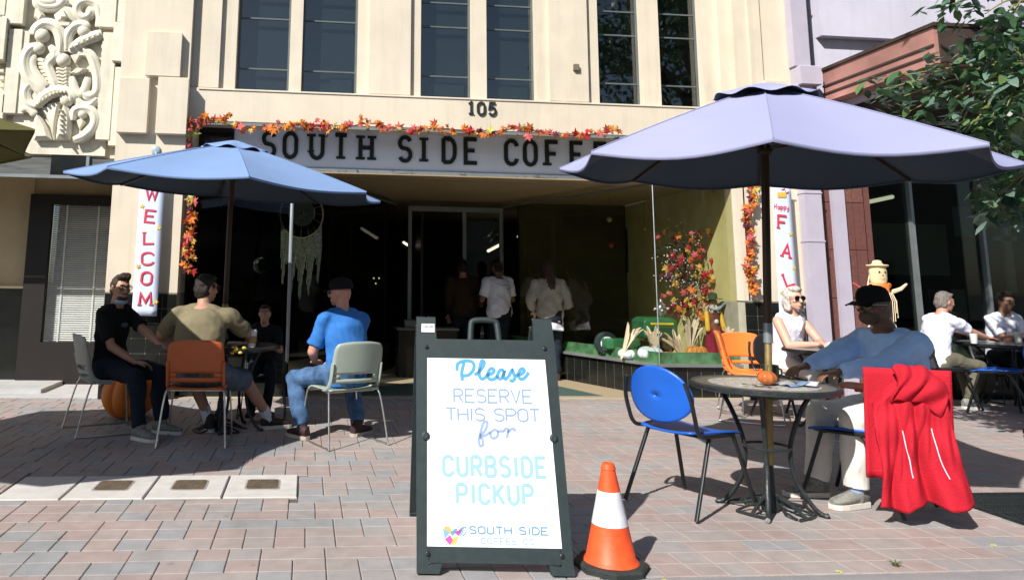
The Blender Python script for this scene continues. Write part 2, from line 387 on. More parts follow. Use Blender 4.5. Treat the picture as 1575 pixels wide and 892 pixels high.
# utility covers
lid_m = pm('cover_concrete', (.50, .48, .45), .85, var=.08, scale=10, bump=.3, bscale=150, var2=.08, pos=True, spots=.2)
hole_m = pm('rusty_lid', (.10, .075, .05), .7, var=.3, scale=30, bump=.4, bscale=100)
xs = [-1.795, -1.25, -.79, -.375, .04]
lab = ['pale concrete utility cover at the left edge, mostly in umbrella shade', 'concrete utility cover with brown lid, half crossed by the umbrella shadow', 'concrete utility cover with brown lid, second from the right in the row', 'sunlit concrete utility cover at the right end of the row']
px_h = [None, 183, 297, 409]
xs = [G(q, 768).x for q in (-12, 91, 219, 340, 458)]
for i in range(4):
    x0, x1 = xs[i]+.006, xs[i+1]-.006
    t = thing('utility_cover', lab[i], 'utility cover', ((x0+x1)/2, 5.147, 0), 0, 'concrete covers in a row in the paving')
    hw = (x1-x0)/2; MB().box(-hw, hw, -.27, .27, -.03, .004, ch=.006).build('slab', lid_m, t, smooth=False)
    if px_h[i]:
        b = MB(); pts = [(sx*.075+.03*cos(a)*0+ .025*cos(R(a)), sy*.075+.025*sin(R(a))) for sx, sy, a0 in ((1, 1, 0), (-1, 1, 90), (-1, -1, 180), (1, -1, 270)) for a in (a0, a0+30, a0+60, a0+90)]
        b.ring_loft([[(p[0]*1.12, p[1]*1.25+.02, .0) for p in pts], [(p[0]*1.12, p[1]*1.25+.02, .0065) for p in pts]]); b.build('lid_ring', PV[4], t, smooth=False)
        b = MB(); b.ring_loft([[(p[0], p[1]*1.1+.02, .0) for p in pts], [(p[0], p[1]*1.1+.02, .009) for p in pts]]); b.build('lid', hole_m, t, smooth=False)
        MB().box(-.03, .03, .012, .028, .008, .011).build('lid_slot', joint, t, smooth=False)
# drain grate in the lower right
g0 = thing('tree_grate', 'dark slotted cast iron grate set in the paving beside the red jacket', 'grate', (5.15, 4.4, 0))
MB().box(-1.02, 1.04, -.44, .42, -.04, -.03).build('pit', joint, g0, smooth=False)
for x in (-1.0, -.35, .33, .98): MB().box(x, x+.03, -.42, .41, -.03, .006).build('frame_bar', iron, g0, smooth=False)
for y in (-.43, -.02, .40): MB().box(-1.02, 1.02, y, y+.025, -.03, .003).build('cross_bar', iron, g0, smooth=False)
gs = MB().box(-.009, .009, -.2, .2, -.03, .0).mesh('grate_slat', iron)
for yy in (-.215, .195):
    for k in range(48):
        o = link('slat', gs, g0); o.location = (-.96+k*.0405, yy, 0)

# ================================================================== CAFE BUILDING
cafe = thing('cafe_building', 'cream stucco shopfront building with three pairs of tall dark windows over a recessed cafe entrance', 'building', (0, 0, 0))
def bpart(name, mb, m, parent=cafe, **k): return mb.build(name, m, parent, smooth=False, **k)
TOP = 6.6
wb = MB()
wb.box(-9, TOP and -1.38, 9.0, 9.3, 2.72, TOP)            # left bay upper
wb.box(-1.46, 5.34, 8.96, 9.3, 5.5, TOP)
bpart('upper_wall', wb, stucco)
for (a, b) in ((-1.38, -.94), (-.29, -.14), (.55, 1.34), (2.0, 2.18), (2.83, 3.64), (4.24, 4.46), (5.05, 5.34)):
    bpart('window_pier', MB().box(a, b, 8.955, 9.298, 3.60, 5.5), stucco)
for (a, b) in ((-1.38, -1.13), (.69, 1.205), (2.98, 3.48), (5.24, 5.40)):
    bpart('raised_panel', MB().box(a, b, 8.90, 8.953, 3.601, TOP, ch=.008), stucco)
bpart('raised_panel', MB().box(-1.46, -1.385, 8.93, 9.1, 3.601, TOP), stucco)
bpart('lintel', MB().box(-1.46, 5.34, 8.885, 9.29, 3.19, 3.598, ch=.006), stucco)
bpart('sill_line', MB().box(-1.36, 5.2, 8.872, 8.884, 3.575, 3.590), stucco)
bpart('parapet', MB().box(-9, 6.3, 8.82, 9.3, TOP+.002, TOP+.35, ch=.02), stucco)
winm = glassm('upper_glass', (.52, .56, .56), gloss=1.0, ior=1.9)
pane_backing = [pm('backing_sky_reflection', (.14, .165, .17), .9, var=.12, scale=2), pm('backing_tree_reflection', (.012, .018, .014), .9, var=.3, scale=3)]  # backing tones stand in for sky and tree reflections in the panes
for k, (a, b) in enumerate(((-.94, -.29), (-.14, .55), (1.34, 2.0), (2.18, 2.83), (3.64, 4.24), (4.46, 5.05))):
    t = bpart('window', MB().box(a+.001, b-.001, 9.285, 9.30, 3.6, 5.5), unlit_dark)
    fr = MB(); y0, y1 = 9.10, 9.14
    fr.box(a, a+.028, y0, y1, 3.6, 5.5).box(b-.028, b, y0, y1, 3.6, 5.5).box(a+.028, b-.028, y0, y1, 3.6, 3.63).box(a+.028, b-.028, y0, y1, 5.47, 5.5)
    fr.build('frame', pm('window_frame', (.10, .12, .12), .5), t, smooth=False)
    for z in (3.92, 4.575, 4.9): MB().box(a+.028, b-.028, 9.105, 9.135, z-.009, z+.009).build('glazing_bar', MATS['window_frame'], t, smooth=False)
    for (z0, z1) in ((3.63, 3.911), (3.929, 4.566), (4.584, 4.891), (4.909, 5.47)): MB().box(a+.028, b-.028, 9.118, 9.122, z0, z1).build('pane', winm, t, smooth=False)
    MB().box(a+.002, b-.002, 9.20, 9.205, 3.6, 5.5).build('pane_backing', pane_backing[0 if k < 4 else 1], t, smooth=False)
    if k in (1, 2, 3): MB().box(a+.36 if k == 1 else a+.1, b-.06, 9.17, 9.175, 3.64, 3.86).build('card', pm('pale_card', (.16, .19, .2), .8), t, smooth=False)
# pilasters
def pil(x0, x1, yf, name='pilaster'):
    return bpart(name, MB().box(x0, x1, yf, 9.3, 1.16, TOP-.01, ch=.006), stucco)
pil(-2.26, -1.462, 8.80); pil(5.402, 6.26, 8.83)
bpart('pilaster_step', MB().box(5.60, 5.76, 8.80, 8.828, 3.62, TOP-.02), stucco)
for (a, b, z0, z1, y) in ((-2.24, -1.90, 2.98, 3.64, 8.70), (-1.80, -1.45, 2.98, 3.66, 8.70), (-1.96, -1.56, 3.67, 4.22, 8.715)):
    bpart('pilaster_block', MB().box(a, b, y, 8.799, z0, z1, ch=.008), stucco)
bpart('pilaster_block', MB().box(5.75, 6.02, 8.74, 8.80, 3.2, 3.95, ch=.008), stucco)
# black tiled feet
def tile_wall(x0, x1, z0, z1, yf, nx, nz, dx=0):
    bpart('tile_backing', MB().box(x0, x1, yf+.004, 9.3, z0-.0, z1+.0), grout)
    tw = (x1-x0)/nx; th = (z1-z0)/nz
    me = MB().box(.004, tw-.004, 0, .008, .004, th-.004).mesh('tile', tile_b)
    for i in range(nx):
        for j in range(nz):
            o = link('tile', me, cafe); o.location = (x0+i*tw, yf-.003+random.uniform(-.0008, .0008), z0+j*th)
tile_wall(-2.262, -1.462, 0.0, 1.155, 8.795, 5, 7); tile_wall(5.342, 6.26, 0, 1.155, 8.825, 6, 7)
bpart('tile_cap', MB().box(5.34, 5.42, 8.83, 9.0, 1.17, 2.66), stucco)
# left bay: recessed shop window
LX0 = P(42, 400, 10.05).x; LX1 = P(75, 400, 10.05).x
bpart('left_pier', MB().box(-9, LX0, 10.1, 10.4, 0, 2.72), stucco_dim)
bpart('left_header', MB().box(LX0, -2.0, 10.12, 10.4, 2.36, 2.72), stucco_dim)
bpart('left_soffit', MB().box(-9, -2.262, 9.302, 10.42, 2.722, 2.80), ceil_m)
bpart('left_lintel', MB().box(-9, -2.262, 8.98, 9.3, 2.50, 2.715), pm('grey_weathered_board', (.10, .105, .10), .8, var=.35, scale=3, stretch=(1, 4, 9)))
bpart('transom_recess', MB().box(-3.02, -2.62, 8.96, 8.978, 2.50, 2.74), tile_b)
bpart('transom_trim', MB().box(-2.62, -2.585, 8.95, 8.977, 2.50, 2.73), metal_al)
bpart('transom_trim', MB().box(-9, -2.27, 8.93, 8.975, 2.46, 2.497), metal_al)
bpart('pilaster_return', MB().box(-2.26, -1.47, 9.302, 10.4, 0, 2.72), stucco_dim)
bpart('dark_base', MB().box(-9, LX0-.002, 10.04, 10.098, 0, 1.17), tile_b)
bpart('left_step', MB().box(-9, -3.0, 9.2, 10.05, .0, .05), conc)
bpart('left_floor', MB().box(-9, -2.262, 8.87, 10.05, -.02, .004), conc)
lw = bpart('shop_window', MB().box(LX1, -2.27, 10.30, 10.32, .5, 2.4), unlit_dark)
b = MB(); zt_ = P(120, 316, 10.05).z; zb_ = P(120, 526, 10.05).z; b.box(LX0, LX1, 9.98, 10.09, .0, zt_+.13).box(LX1, -2.262, 9.98, 10.09, zt_, zt_+.13).box(LX1, -2.262, 9.98, 10.09, 0, zb_)
b.build('frame', pm('near_black_frame', (.012, .009, .008), .5), lw, smooth=False)
sl_m = pm('blind_slat', (.80, .80, .80), .6, var=.05); me = MB().box(0, -2.27-LX1, 0, .026, 0, .003).mesh('slat', sl_m)
for k in range(int((zt_-zb_)/.028)):
    o = link('slat', me, lw); o.location = (LX1, 10.10, zb_+.01+k*.028); o.rotation_euler = (R(50), 0, 0)
for x in (LX1+.16, LX1+.56): MB().box(x, x+.022, 10.092, 10.097, zb_, zt_).build('tape', sl_m, lw, smooth=False)
MB().box(LX1, -2.262, 10.04, 10.044, zb_, zt_).build('pane', dglass, lw, smooth=False)
# ---- carved relief panel
rel = thing('relief_panel', 'carved cream plaster relief panel of scrolls, buds and leaves above the left shop window', 'relief', (0, 0, 0))
YR = 8.92
def Q(cx, cy, d=0): p = P(cx/3.43, cy/3.43, YR); return V((p.x, YR-d, p.z))
b = MB(); a0 = Q(130, 0); a1 = Q(545, 745); b.box(a0.x-.02, a1.x+.02, 8.95, 8.999, 2.74, 5.2); b.build('back_plate', stucco2, rel, smooth=False)
def rt(pts, r, d=.02, flat=1.0, name='scroll', nn=6, n=8):
    q = spline([Q(p[0], p[1], d+(p[2] if len(p) > 2 else 0)) for p in pts], nn); K = len(q)
    rr = [r*.98/350*(.55+.45*min(1, 6*i/K, 6*(K-1-i)/K+.3)) for i in range(K)]
    MB().tube(q, rr, 10, up=(0, 1, 0), flat=.62).build(name, stucco2, rel, smooth=35)
    if r >= 20: MB().tube([a_-V((0, b_*.50, 0)) for a_, b_ in zip(q, rr)][1:-1], [b_*.34 for b_ in rr][1:-1], 6, up=(0, 1, 0), flat=.8).build('bead', stucco2, rel)
def ball(x, y, r): MB().ell(Q(x, y, .03), (r*.0025, r*.0022, r*.0025)).build('boss', stucco2, rel)
def leafr(pts, d=.035, name='carved_leaf', veins=True):
    n = len(pts); c = (sum(p[0] for p in pts)/n, sum(p[1] for p in pts)/n)
    r0 = [Q(p[0], p[1], -.02) for p in pts]; r1 = [Q(p[0], p[1], d*.75) for p in pts]; r2 = [Q(c[0]+(p[0]-c[0])*.55, c[1]+(p[1]-c[1])*.72, d*1.45) for p in pts]
    MB().ring_loft([r0, r1, r2]).build(name, stucco2, rel, smooth=30)
rt([(325, 290), (330, 220), (305, 155), (250, 135), (205, 160), (190, 195)], 27, .04); ball(228, 195, 36)
rt([(358, 280), (362, 205), (395, 155), (440, 140), (470, 160)], 24, .04); ball(448, 172, 32)
rt([(190, 0), (215, 35), (265, 48), (320, 38), (352, 0)], 24, .03); rt([(215, 0), (245, 20), (300, 15)], 16, .05)
rt([(520, 150), (530, 90), (515, 35), (470, 15), (425, 30), (410, 70), (435, 100), (470, 95), (485, 70), (465, 55)], 21, .035)
leafr([(290, 85), (325, 45), (350, 35), (385, 50), (412, 85), (400, 125), (300, 125)], .04); leafr([(350, 70), (375, 110), (328, 110)], .08)
leafr([(185, 100), (190, 55), (215, 50), (245, 90), (215, 125)], .045)
leafr([(300, 125), (400, 125), (390, 150), (312, 150)], .05)
rt([(235, 255), (180, 262), (145, 300), (138, 360), (160, 420), (205, 462), (238, 505)], 26, .035); ball(210, 262, 30)
rt([(185, 290), (175, 350), (205, 410), (250, 460)], 18, .03)
for k in range(8): x = 190+k*9; y = 315+k*20; leafr([(x-6, y), (x+30, y-8), (x+62, y+6), (x+50, y+18), (x+4, y+14)], .022, 'rib')
rt([(270, 250), (300, 300), (262, 350), (282, 410), (305, 470)], 20, .04); ball(340, 325, 34); rt([(262, 335), (285, 305), (330, 300)], 18, .05)
for k in range(7): y = 362+k*18; leafr([(300, y), (345, y+8), (375, y-4), (375, y+10), (342, y+21), (300, y+12)], .045, 'rib')
rt([(375, 285), (430, 235), (490, 205), (545, 190)], 24, .045)
for k in range(6): x = 385+k*28; y = 262-k*13; leafr([(x-10, y+14), (x-2, y-10), (x+14, y-12), (x+18, y+4)], .075, 'rib')
leafr([(375, 395), (410, 365), (470, 372), (440, 392), (405, 402)], .06); leafr([(375, 300), (430, 262), (470, 300), (430, 300), (400, 340)], .04)
rt([(440, 265), (485, 300), (510, 370), (520, 430), (515, 490), (480, 515), (440, 500)], 22, .035)
rt([(385, 410), (395, 460), (425, 505), (455, 470), (470, 415)], 18, .04); leafr([(445, 520), (475, 480), (505, 505), (490, 530)], .05)
rt([(400, 515), (430, 555), (480, 560), (520, 520)], 20, .03)
rt([(170, 445), (140, 490), (150, 545), (200, 575)], 25, .03); leafr([(170, 470), (200, 480), (215, 520), (185, 545), (165, 520)], .02)
rt([(205, 570), (240, 520), (290, 492), (340, 488), (378, 512), (385, 545)], 26, .05); ball(358, 532, 34)
for k in range(9): t = k/8; x = 205+150*t; y = 560-70*sin(t*1.7); leafr([(x-9, y+12), (x, y-6), (x+12, y+2), (x+6, y+18)], .09, 'rib')
leafr([(225, 585), (265, 550), (325, 540), (300, 640), (292, 742), (285, 742), (262, 650)], .035)
leafr([(195, 600), (230, 630), (262, 690), (280, 742), (185, 742), (178, 670)], .05)
leafr([(345, 548), (372, 580), (383, 640), (372, 742), (302, 742), (312, 640)], .06)
for k in range(6): y = 590+k*25; leafr([(325, y), (350, y+4), (330, y+7)], .10, 'rib')
rt([(118, 592), (145, 575), (175, 590), (192, 615)], 17, .04)
rt([(392, 640), (400, 595), (440, 578), (488, 590), (508, 635), (490, 690), (445, 728), (395, 745)], 21, .045); ball(440, 606, 24)
leafr([(405, 640), (440, 625), (455, 650), (425, 690)], .04); leafr([(395, 742), (430, 700), (480, 650), (500, 640), (490, 690), (450, 735)], .03)
for (u0, u1, v0, v1, d) in ((-60, 40, -20, 98, .10), (-60, 36, 104, 332, .12), (44, 132, -60, 142, .09), (540, 612, -60, 158, .07), (612, 690, -60, 128, .05), (612, 690, 130, 338, .09), (60, 88, 160, 605, .05), (104, 124, 160, 605, .03), (552, 582, 180, 745, .06), (605, 628, 360, 775, .05), (636, 655, 360, 775, .03), (-40, 20, 500, 640, .05)):
    p = Q(u0, v0); q = Q(u1, v1); MB().box(p.x, q.x, YR-d, 8.999, q.z, p.z, ch=.006).build('moulding', stucco2, rel, smooth=False)
for (u0, u1, v0, n, dv) in ((48, 60, 190, 5, 38), (88, 104, 190, 5, 38), (540, 552, 240, 3, 38), (584, 604, 190, 4, 38), (2, 24, 365, 4, 40), (604, 636, 372, 5, 52), (655, 668, 372, 5, 52)):
    for k in range(n):
        p = Q(u0, v0+k*dv); q = Q(u1, v0+k*dv+20); MB().box(min(p.x, q.x), max(p.x, q.x), YR-.035, 8.998, q.z, p.z).build('dentil', stucco2, rel, smooth=False)
# ---- sign band over the entrance
sgn = thing('shop_sign', 'pale blue sign band lettered SOUTH SIDE COFFEE above the entrance', 'sign', (0, 9.29, 0))
MB().box(-1.40, 5.33, .0, .06, 2.735, 3.30).build('board', pm('pale_blue_board', (.72, .83, .98), .6, var=.06, scale=2), sgn, smooth=False)
MB().box(-1.42, 5.34, -.028, .06, 2.62, 2.733).build('lower_trim', metal_al, sgn, smooth=False)
MB().box(-1.46, 5.34, -.40, -.36, 3.150, 3.186).build('lintel_shade_strip', pm('lintel_shade_grey', (.16, .19, .2), .6), sgn, smooth=False)  # grey strip paints the shade under the lintel overhang
MB().box(-1.40, -.95, -.03, -.001, 2.74, 3.28).build('dark_end_panel', tile_b, sgn, smooth=False)
lt = pm('black_letter', (.008, .014, .010), .5)
x_ = [P(q, 240, 8.95).x for q in (418, 450, 487, 524, 562, 621, 650, 690, 727, 780, 815, 851, 893, 930, 966)]
xs_ = P(415, 235, 8.95).x
zb = P(560, 246, 9.29).z; hh = .305
for ch, pxc in zip('SOUTHSIDECOFFEECO', (413, 446, 487, 524, 563, 623, 652, 691, 725, 787, 816, 850, 888, 925, 962, 1030, 1068)):
    xc = P(pxc, 240, 9.27).x; mb = MB(); wd = .145 if ch != 'I' else .06
    glyph(mb, ch, xc-wd/2, zb, wd, hh, .050, .022, None, serif=.056 if ch in 'IHTFULD' else 0)
    mb.build('letter', lt, sgn, smooth=False)
n105 = thing('house_number', 'dark metal house number 105 on the cream lintel', 'number', (0, 8.884, 0))
for ch, pxc, z in (('1', 724, 3.40), ('0', 740, 3.40), ('5', 757, 3.40)):
    mb = MB(); xc = P(pxc, 170, 8.88).x; glyph(mb, ch, xc-.05, z-.01, .10, .15, .026, .02, None, serif=.03 if ch == '1' else 0); mb.build('digit', iron, n105, smooth=False)
b = MB(); b.box(3.28, 3.35, 8.86, 8.899, 4.0, 4.09, ch=.008); one(b, 'wall_bracket', pm('tarnished_brass', (.16, .14, .09), .5), 'small tarnished metal fitting on the wall between the windows', 'wall fitting')
b = MB(); b.tube([P(240, 234, 8.8), P(240, 236, 8.70), P(240, 246, 8.66)], .012); b.ell(P(240, 232, 8.79), (.055, .02, .06)); one(b, 'wall_hook', pm('blue_grey_metal', (.3, .38, .42), .4), 'round blue grey hook plate on the left pilaster', 'hook')

# ---- entrance recess
PBL, PBR = V((-.20, 8.98, 0)), V((4.30, 8.98, 0)); DL, DR = V((1.42, 12.15, 0)), V((3.20, 12.15, 0))
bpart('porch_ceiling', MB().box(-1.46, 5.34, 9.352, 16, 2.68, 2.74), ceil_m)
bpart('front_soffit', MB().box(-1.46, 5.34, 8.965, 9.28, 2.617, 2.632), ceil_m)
floor_m = pm('buff_terrazzo', (.36, .29, .19), .5, var=.1, scale=40); teal = pm('teal_terrazzo', (.06, .105, .09), .5, var=.15, scale=40)
struct(MB().box(-1.46, 5.34, 8.87, 16, -.02, .004), 'porch_floor', floor_m, sw)
def poly(mb, pts, z0, z1): mb.ring_loft([[(p[0], p[1], z0) for p in pts], [(p[0], p[1], z1) for p in pts]]); return mb
for pts in (((2.3, 9.1), (3.62, 9.1), (3.35, 10.0), (2.8, 10.6)), ((.6, 9.1), (1.9, 9.1), (1.6, 10.4), (1.0, 9.9)), ((1.8, 10.8), (2.9, 10.8), (2.5, 11.9), (2.0, 11.9))): struct(poly(MB(), pts, .0, .008), 'floor_inlay', teal, sw)
struct(MB().box(-1.46, 5.34, 8.872, 8.96, 0, .0082), 'threshold', pm('threshold_stone', (.42, .36, .25), .6), sw)
bpart('porch_wall', MB().box(-1.455, -1.40, 9.3, 16, .0, 2.68), unlit_dark)
bpart('cafe_side_wall', MB().box(5.345, 5.40, 12.302, 16, .0, 2.68), unlit_dark)
bpart('cafe_back_wall', MB().box(-1.46, 5.34, 16, 16.1, 0, 2.7), unlit_dark)
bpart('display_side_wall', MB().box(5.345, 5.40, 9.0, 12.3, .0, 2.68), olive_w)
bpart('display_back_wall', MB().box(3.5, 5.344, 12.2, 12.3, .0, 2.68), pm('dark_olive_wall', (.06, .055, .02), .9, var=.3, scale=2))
bpart('display_back_wall', MB().box(-1.40, 1.2, 12.2, 12.3, .0, 2.68), unlit_dark)
def seg_box(mb, a, b, z0, z1, th=.05):
    d = (b-a).normalized(); n = V((-d.y, d.x, 0))*th/2; q = [a+n, b+n, b-n, a-n]; return poly_z(mb, q, z0, z1)
def poly_z(mb, q, z0, z1): mb.ring_loft([[(p.x, p.y, z0) for p in q], [(p.x, p.y, z1) for p in q]]); return mb
green_v = pm('green_felt', (.075, .20, .085), .95, var=.45, scale=9, bump=.4, bscale=60, var2=.2)
for nm, A0, B0, C0, sgn_ in (('right', V((5.34, 8.98, 0)), PBR, DR, 1), ('left', V((-1.40, 8.98, 0)), PBL, DL, -1)):
    bulk = thing('display_window', 'right display window bay with green felt ledge, black tiled base and tall glass' if sgn_ > 0 else 'dark left display window bay with silver corner post beside the entrance', 'display window')
    fl = [A0, B0, C0, V((A0.x, 12.15, 0))]
    poly_z(MB(), fl, .37, .40).build('display_floor', olive_w if sgn_ > 0 else unlit_dark, bulk, smooth=False)
    if sgn_ > 0:
        for a, b in ((A0, B0), (B0, C0)):
            d = (b-a).normalized(); n = V((-d.y, d.x, 0)); n = n if (n.x*(-.6)+n.y*(-.8)) > 0 else -n
            L = (b-a).length; m = MB(); seg_box(m, a-n*.012, b-n*.012, 0.0, .365, .02); m.build('tile_backing', grout, bulk, smooth=False)
            cnt = int(L/.155); tw = L/cnt; me = MB().box(.003, tw-.003, -.006, .0, .004, .36).mesh('tile', tile_b)
            ang = math.atan2(d.y, d.x)
            for i in range(cnt):
                o = link('tile', me, bulk); q = a+d*(i*tw)+n*.002; o.location = (q.x, q.y, 0); o.rotation_euler = (0, 0, ang)
            m = MB(); seg_box(m, a+n*.02, b+n*.02, .366, .40, .06); m.build('ledge_trim', metal_al, bulk, smooth=False)
            m = MB(); seg_box(m, a-n*.03, b-n*.03, .402, .535, .02); m.build('felt_fascia', green_v, bulk, smooth=False)
    else:
        for a, b in ((A0, B0), (B0, C0)):
            m = MB(); seg_box(m, a, b, 0, .40, .04); m.build('base', tile_b, bulk, smooth=False)
    for a, b in ((A0, B0), (B0, C0)):
        m = MB(); seg_box(m, a, b, .41, 2.60, .006); m.build('glass', dglass if sgn_ > 0 else dim_glass, bulk, smooth=False)
    m = MB(); m.cap(V((B0.x, B0.y, .4)), V((B0.x, B0.y, 2.6 if sgn_ < 0 else 2.58)), .022 if sgn_ < 0 else .007, .022 if sgn_ < 0 else .007, 8); m.build('corner_post', pm('silver_post', (.34, .38, .40), .4, metal=.4), bulk)
    m = MB(); seg_box(m, A0, B0, 2.585, 2.615, .04); seg_box(m, B0, C0, 2.586, 2.614, .035); m.build('head_trim', metal_al, bulk, smooth=False)
# door wall
dw = thing('entrance_door', 'dark glazed entrance door frame with side light at the back of the porch', 'door', (0, 12.18, 0))
fm = pm('door_frame_metal', (.22, .25, .24), .5, metal=.3)
xL, xM, xR = P(630, 400, 12.18).x, P(714, 400, 12.18).x, P(771, 400, 12.18).x
for x in (xL, xM, xR): MB().box(x-.03, x+.03, -.03, .03, 0, 2.5).build('jamb', fm, dw, smooth=False)
MB().box(xL-.03, xR+.03, -.04, .04, 2.50, 2.58).build('head', fm, dw, smooth=False)
MB().box(xM+.03, xR-.03, -.003, .003, .1, 2.5).build('glass', dglass, dw, smooth=False)
MB().box(xL+.2, xL+.24, .1, .9, 0, 2.45).build('open_door_edge', MATS['near_black_frame'], dw, smooth=False)
tubl = emis('lit_tube', (1, .93, .7), 1.0)
def tube_light(a, b, label, r=.035, group='fluorescent tubes inside'):
    t = thing('tube_light', label, 'lamp'); MB().cap(a, b, r, r, 8).build('tube', tubl, t)
    MB().tube([a+V((0, 0, r*1.6)), b+V((0, 0, r*1.6))], r*.8, 6).build('housing', fm, t)
tube_light(P(798, 364, 14), P(834, 348, 14), 'slanting fluorescent tube seen inside the cafe right of the door')
tube_light(P(751, 386, 14.5), P(768, 377, 14.5), 'short glowing tube seen through the door side light', .03)
tube_light(P(621, 373, 13), P(629, 378, 13), 'tiny glowing tube left of the door frame', .022)
tube_light(P(1330, 312, 10.4), P(1372, 303, 10.4), 'bright tube light inside the dark right hand shop window', .03)

# ================================================================== BUILDING ON THE RIGHT
nb = thing('corner_shop_building', 'pale lavender building with brown granite pier, rust red canopy and dark shop glass', 'building')
def npart(name, mb, m, parent=nb, **k): return mb.build(name, m, parent, smooth=False, **k)
npart('upper_wall', MB().box(6.60, 16, 8.80, 9.3, 4.60, 7.2), white_st)
npart('wall_band', MB().box(6.60, 16, 8.92, 9.29, 3.5, 4.598), white_st)
gran = [pm('brown_granite', (.17, .075, .06), .35, var=.25, scale=60, var2=.1, scale2=4), pm('brown_granite_dark', (.14, .06, .05), .35, var=.25, scale=60)]
pcx = P(1330, 350, 8.9).x; npart('pier_core', MB().box(6.56, pcx-.004, 8.90, 9.3, 0, 3.6), grout)
npart('pier_side', MB().box(pcx-.003, 7.17, 8.93, 9.3, 0, 3.6), gran[1])
zs = [0, .62, 1.22, 1.82, 2.42, 3.0, 3.6]
gx = [P(q, 350, 8.875).x for q in (1268, 1286, 1303, 1314, 1331)]
for (x0, x1, off) in ((gx[0]-.03, gx[1], 0), (gx[2]-.02, gx[3], .0), (gx[3]+.003, gx[4], 0)):
    for i in range(6): MB().box(x0+.003, x1-.003, 8.875+random.uniform(-.001, .001), 8.899, zs[i]+.004+off, zs[i+1]-.004+off, ch=.002).build('granite_slab', gran[random.random() < .4], nb, smooth=False)
npart('white_post', MB().box(P(1284, 350, 8.82).x, P(1303, 350, 8.82).x, 8.82, 8.874, 0, 3.6, ch=.008), white_pt)
npart('pier_return', MB().box(6.265, 6.56, 8.99, 9.3, 0, 7.2), white_st)
npart('glass', MB().box(7.14, 15, 9.06, 9.07, .32, 3.3), glassm('dark_shop_glass', (.55, .6, .56), ior=1.5))
for pxx in (1405, 1512, 1640): x = P(pxx, 340, 9.0).x; npart('mullion', MB().box(x-.02, x+.02, 9.0, 9.1, .32, 3.3), metal_al)
npart('stall_riser', MB().box(7.14, 15, 9.0, 9.2, 0, .32), tile_b)
npart('shop_head', MB().box(7.14, 15, 8.98, 9.28, 3.3, 3.6), unlit_dark)
npart('interior_back', MB().box(6.6, 16, 14, 14.1, 0, 3.6), unlit_dark)
npart('interior_side', MB().box(6.6, 6.7, 9.3, 14, 0, 3.6), unlit_dark); npart('interior_side', MB().box(15.9, 16, 9.3, 14, 0, 3.6), unlit_dark)
npart('interior_ceiling', MB().box(6.7, 15.9, 9.3, 14, 3.5, 3.6), unlit_dark); npart('interior_floor', MB().box(6.7, 15.9, 9.2, 14, 0, .02), unlit_dark)
gb = pm('grey_interior_board', (.26, .27, .23), .9, var=.15, scale=2)
a_ = P(1340, 343, 10.2); b_ = P(1462, 424, 10.2); npart('interior_board', MB().box(a_.x, b_.x, 10.2, 10.25, b_.z, a_.z), gb)
a_ = P(1466, 318, 10.0); b_ = P(1512, 365, 10.0); npart('interior_poster', MB().box(a_.x, b_.x, 10.0, 10.03, b_.z, a_.z), pm('dim_blue_poster', (.16, .24, .32), .8))
a_ = P(1462, 445, 9.9); b_ = P(1492, 520, 9.9); npart('interior_counter', MB().box(a_.x, b_.x, 9.9, 10.3, 0, a_.z), gb)
for (u, v0, v1, wd) in ((1522, 430, 470, .03), (1548, 350, 450, .06)):
    a_ = P(u, v0, 9.8); b_ = P(u, v1, 9.8); npart('interior_post', MB().box(a_.x-wd, a_.x+wd, 9.8, 9.85, b_.z, a_.z), pm('pale_inside_post', (.5, .52, .48), .8))
for (v, ) in ((335,), (363,)): a_ = P(1530, v, 9.8); b_ = P(1565, v+8, 9.8); npart('interior_shelf', MB().box(a_.x, b_.x, 9.8, 9.85, b_.z, a_.z), MATS['pale_inside_post'])
# canopy
red_c = pm('rust_red_canopy', (.34, .17, .145), .7, var=.2, scale=3, var2=.3, scale2=1.3); dk_c = pm('shaded_canopy_brown', (.045, .03, .024), .7, var=.3, scale=3)  # second brown paints the shade on the canopy front and soffit
cn = npart('canopy', MB().box(6.56, 15.5, 7.05, 8.79, 3.70, 4.10), red_c)
MB().box(6.535, 15.52, 7.02, 8.795, 4.102, 4.14).build('canopy_cap', dk_c, cn, smooth=False)
for z in (3.80, 3.90): MB().box(6.545, 6.559, 7.06, 8.79, z-.012, z+.012).build('groove_strip', dk_c, cn, smooth=False)
MB().box(6.60, 15.5, 7.035, 7.049, 3.71, 4.09).build('front_fascia', dk_c, cn, smooth=False)
MB().box(6.9, 15.5, 7.4, 8.79, 3.50, 3.698).build('soffit', dk_c, cn, smooth=False)
MB().box(6.75, 6.80, 7.2, 8.79, 3.62, 3.698).build('soffit_light_trim', white_pt, cn, smooth=False)
# downspout
dx0, dx1 = P(1241, 350, 8.70).x, P(1267, 350, 8.70).x
ds = thing('downspout', 'white square downspout with a collar box running down between the two buildings', 'downspout', ((dx0+dx1)/2, 8.76, 0)); hwd = (dx1-dx0)/2
MB().box(-hwd, hwd, -.06, .06, 0, 3.9, ch=.012).build('pipe', white_pt, ds, smooth=False); MB().box(-hwd, hwd-.01, -.06, .06, 4.13, 7, ch=.012).build('pipe', white_pt, ds, smooth=False)
MB().box(-hwd+.02, hwd+.08, -.13, .06, 3.88, 4.13, ch=.01).build('collar_box', white_pt, ds, smooth=False)
for z in (.4, 1.9, 2.5, 5.2): MB().box(-hwd-.008, hwd+.008, -.068, .07, z, z+.02).build('strap', white_pt, ds, smooth=False)
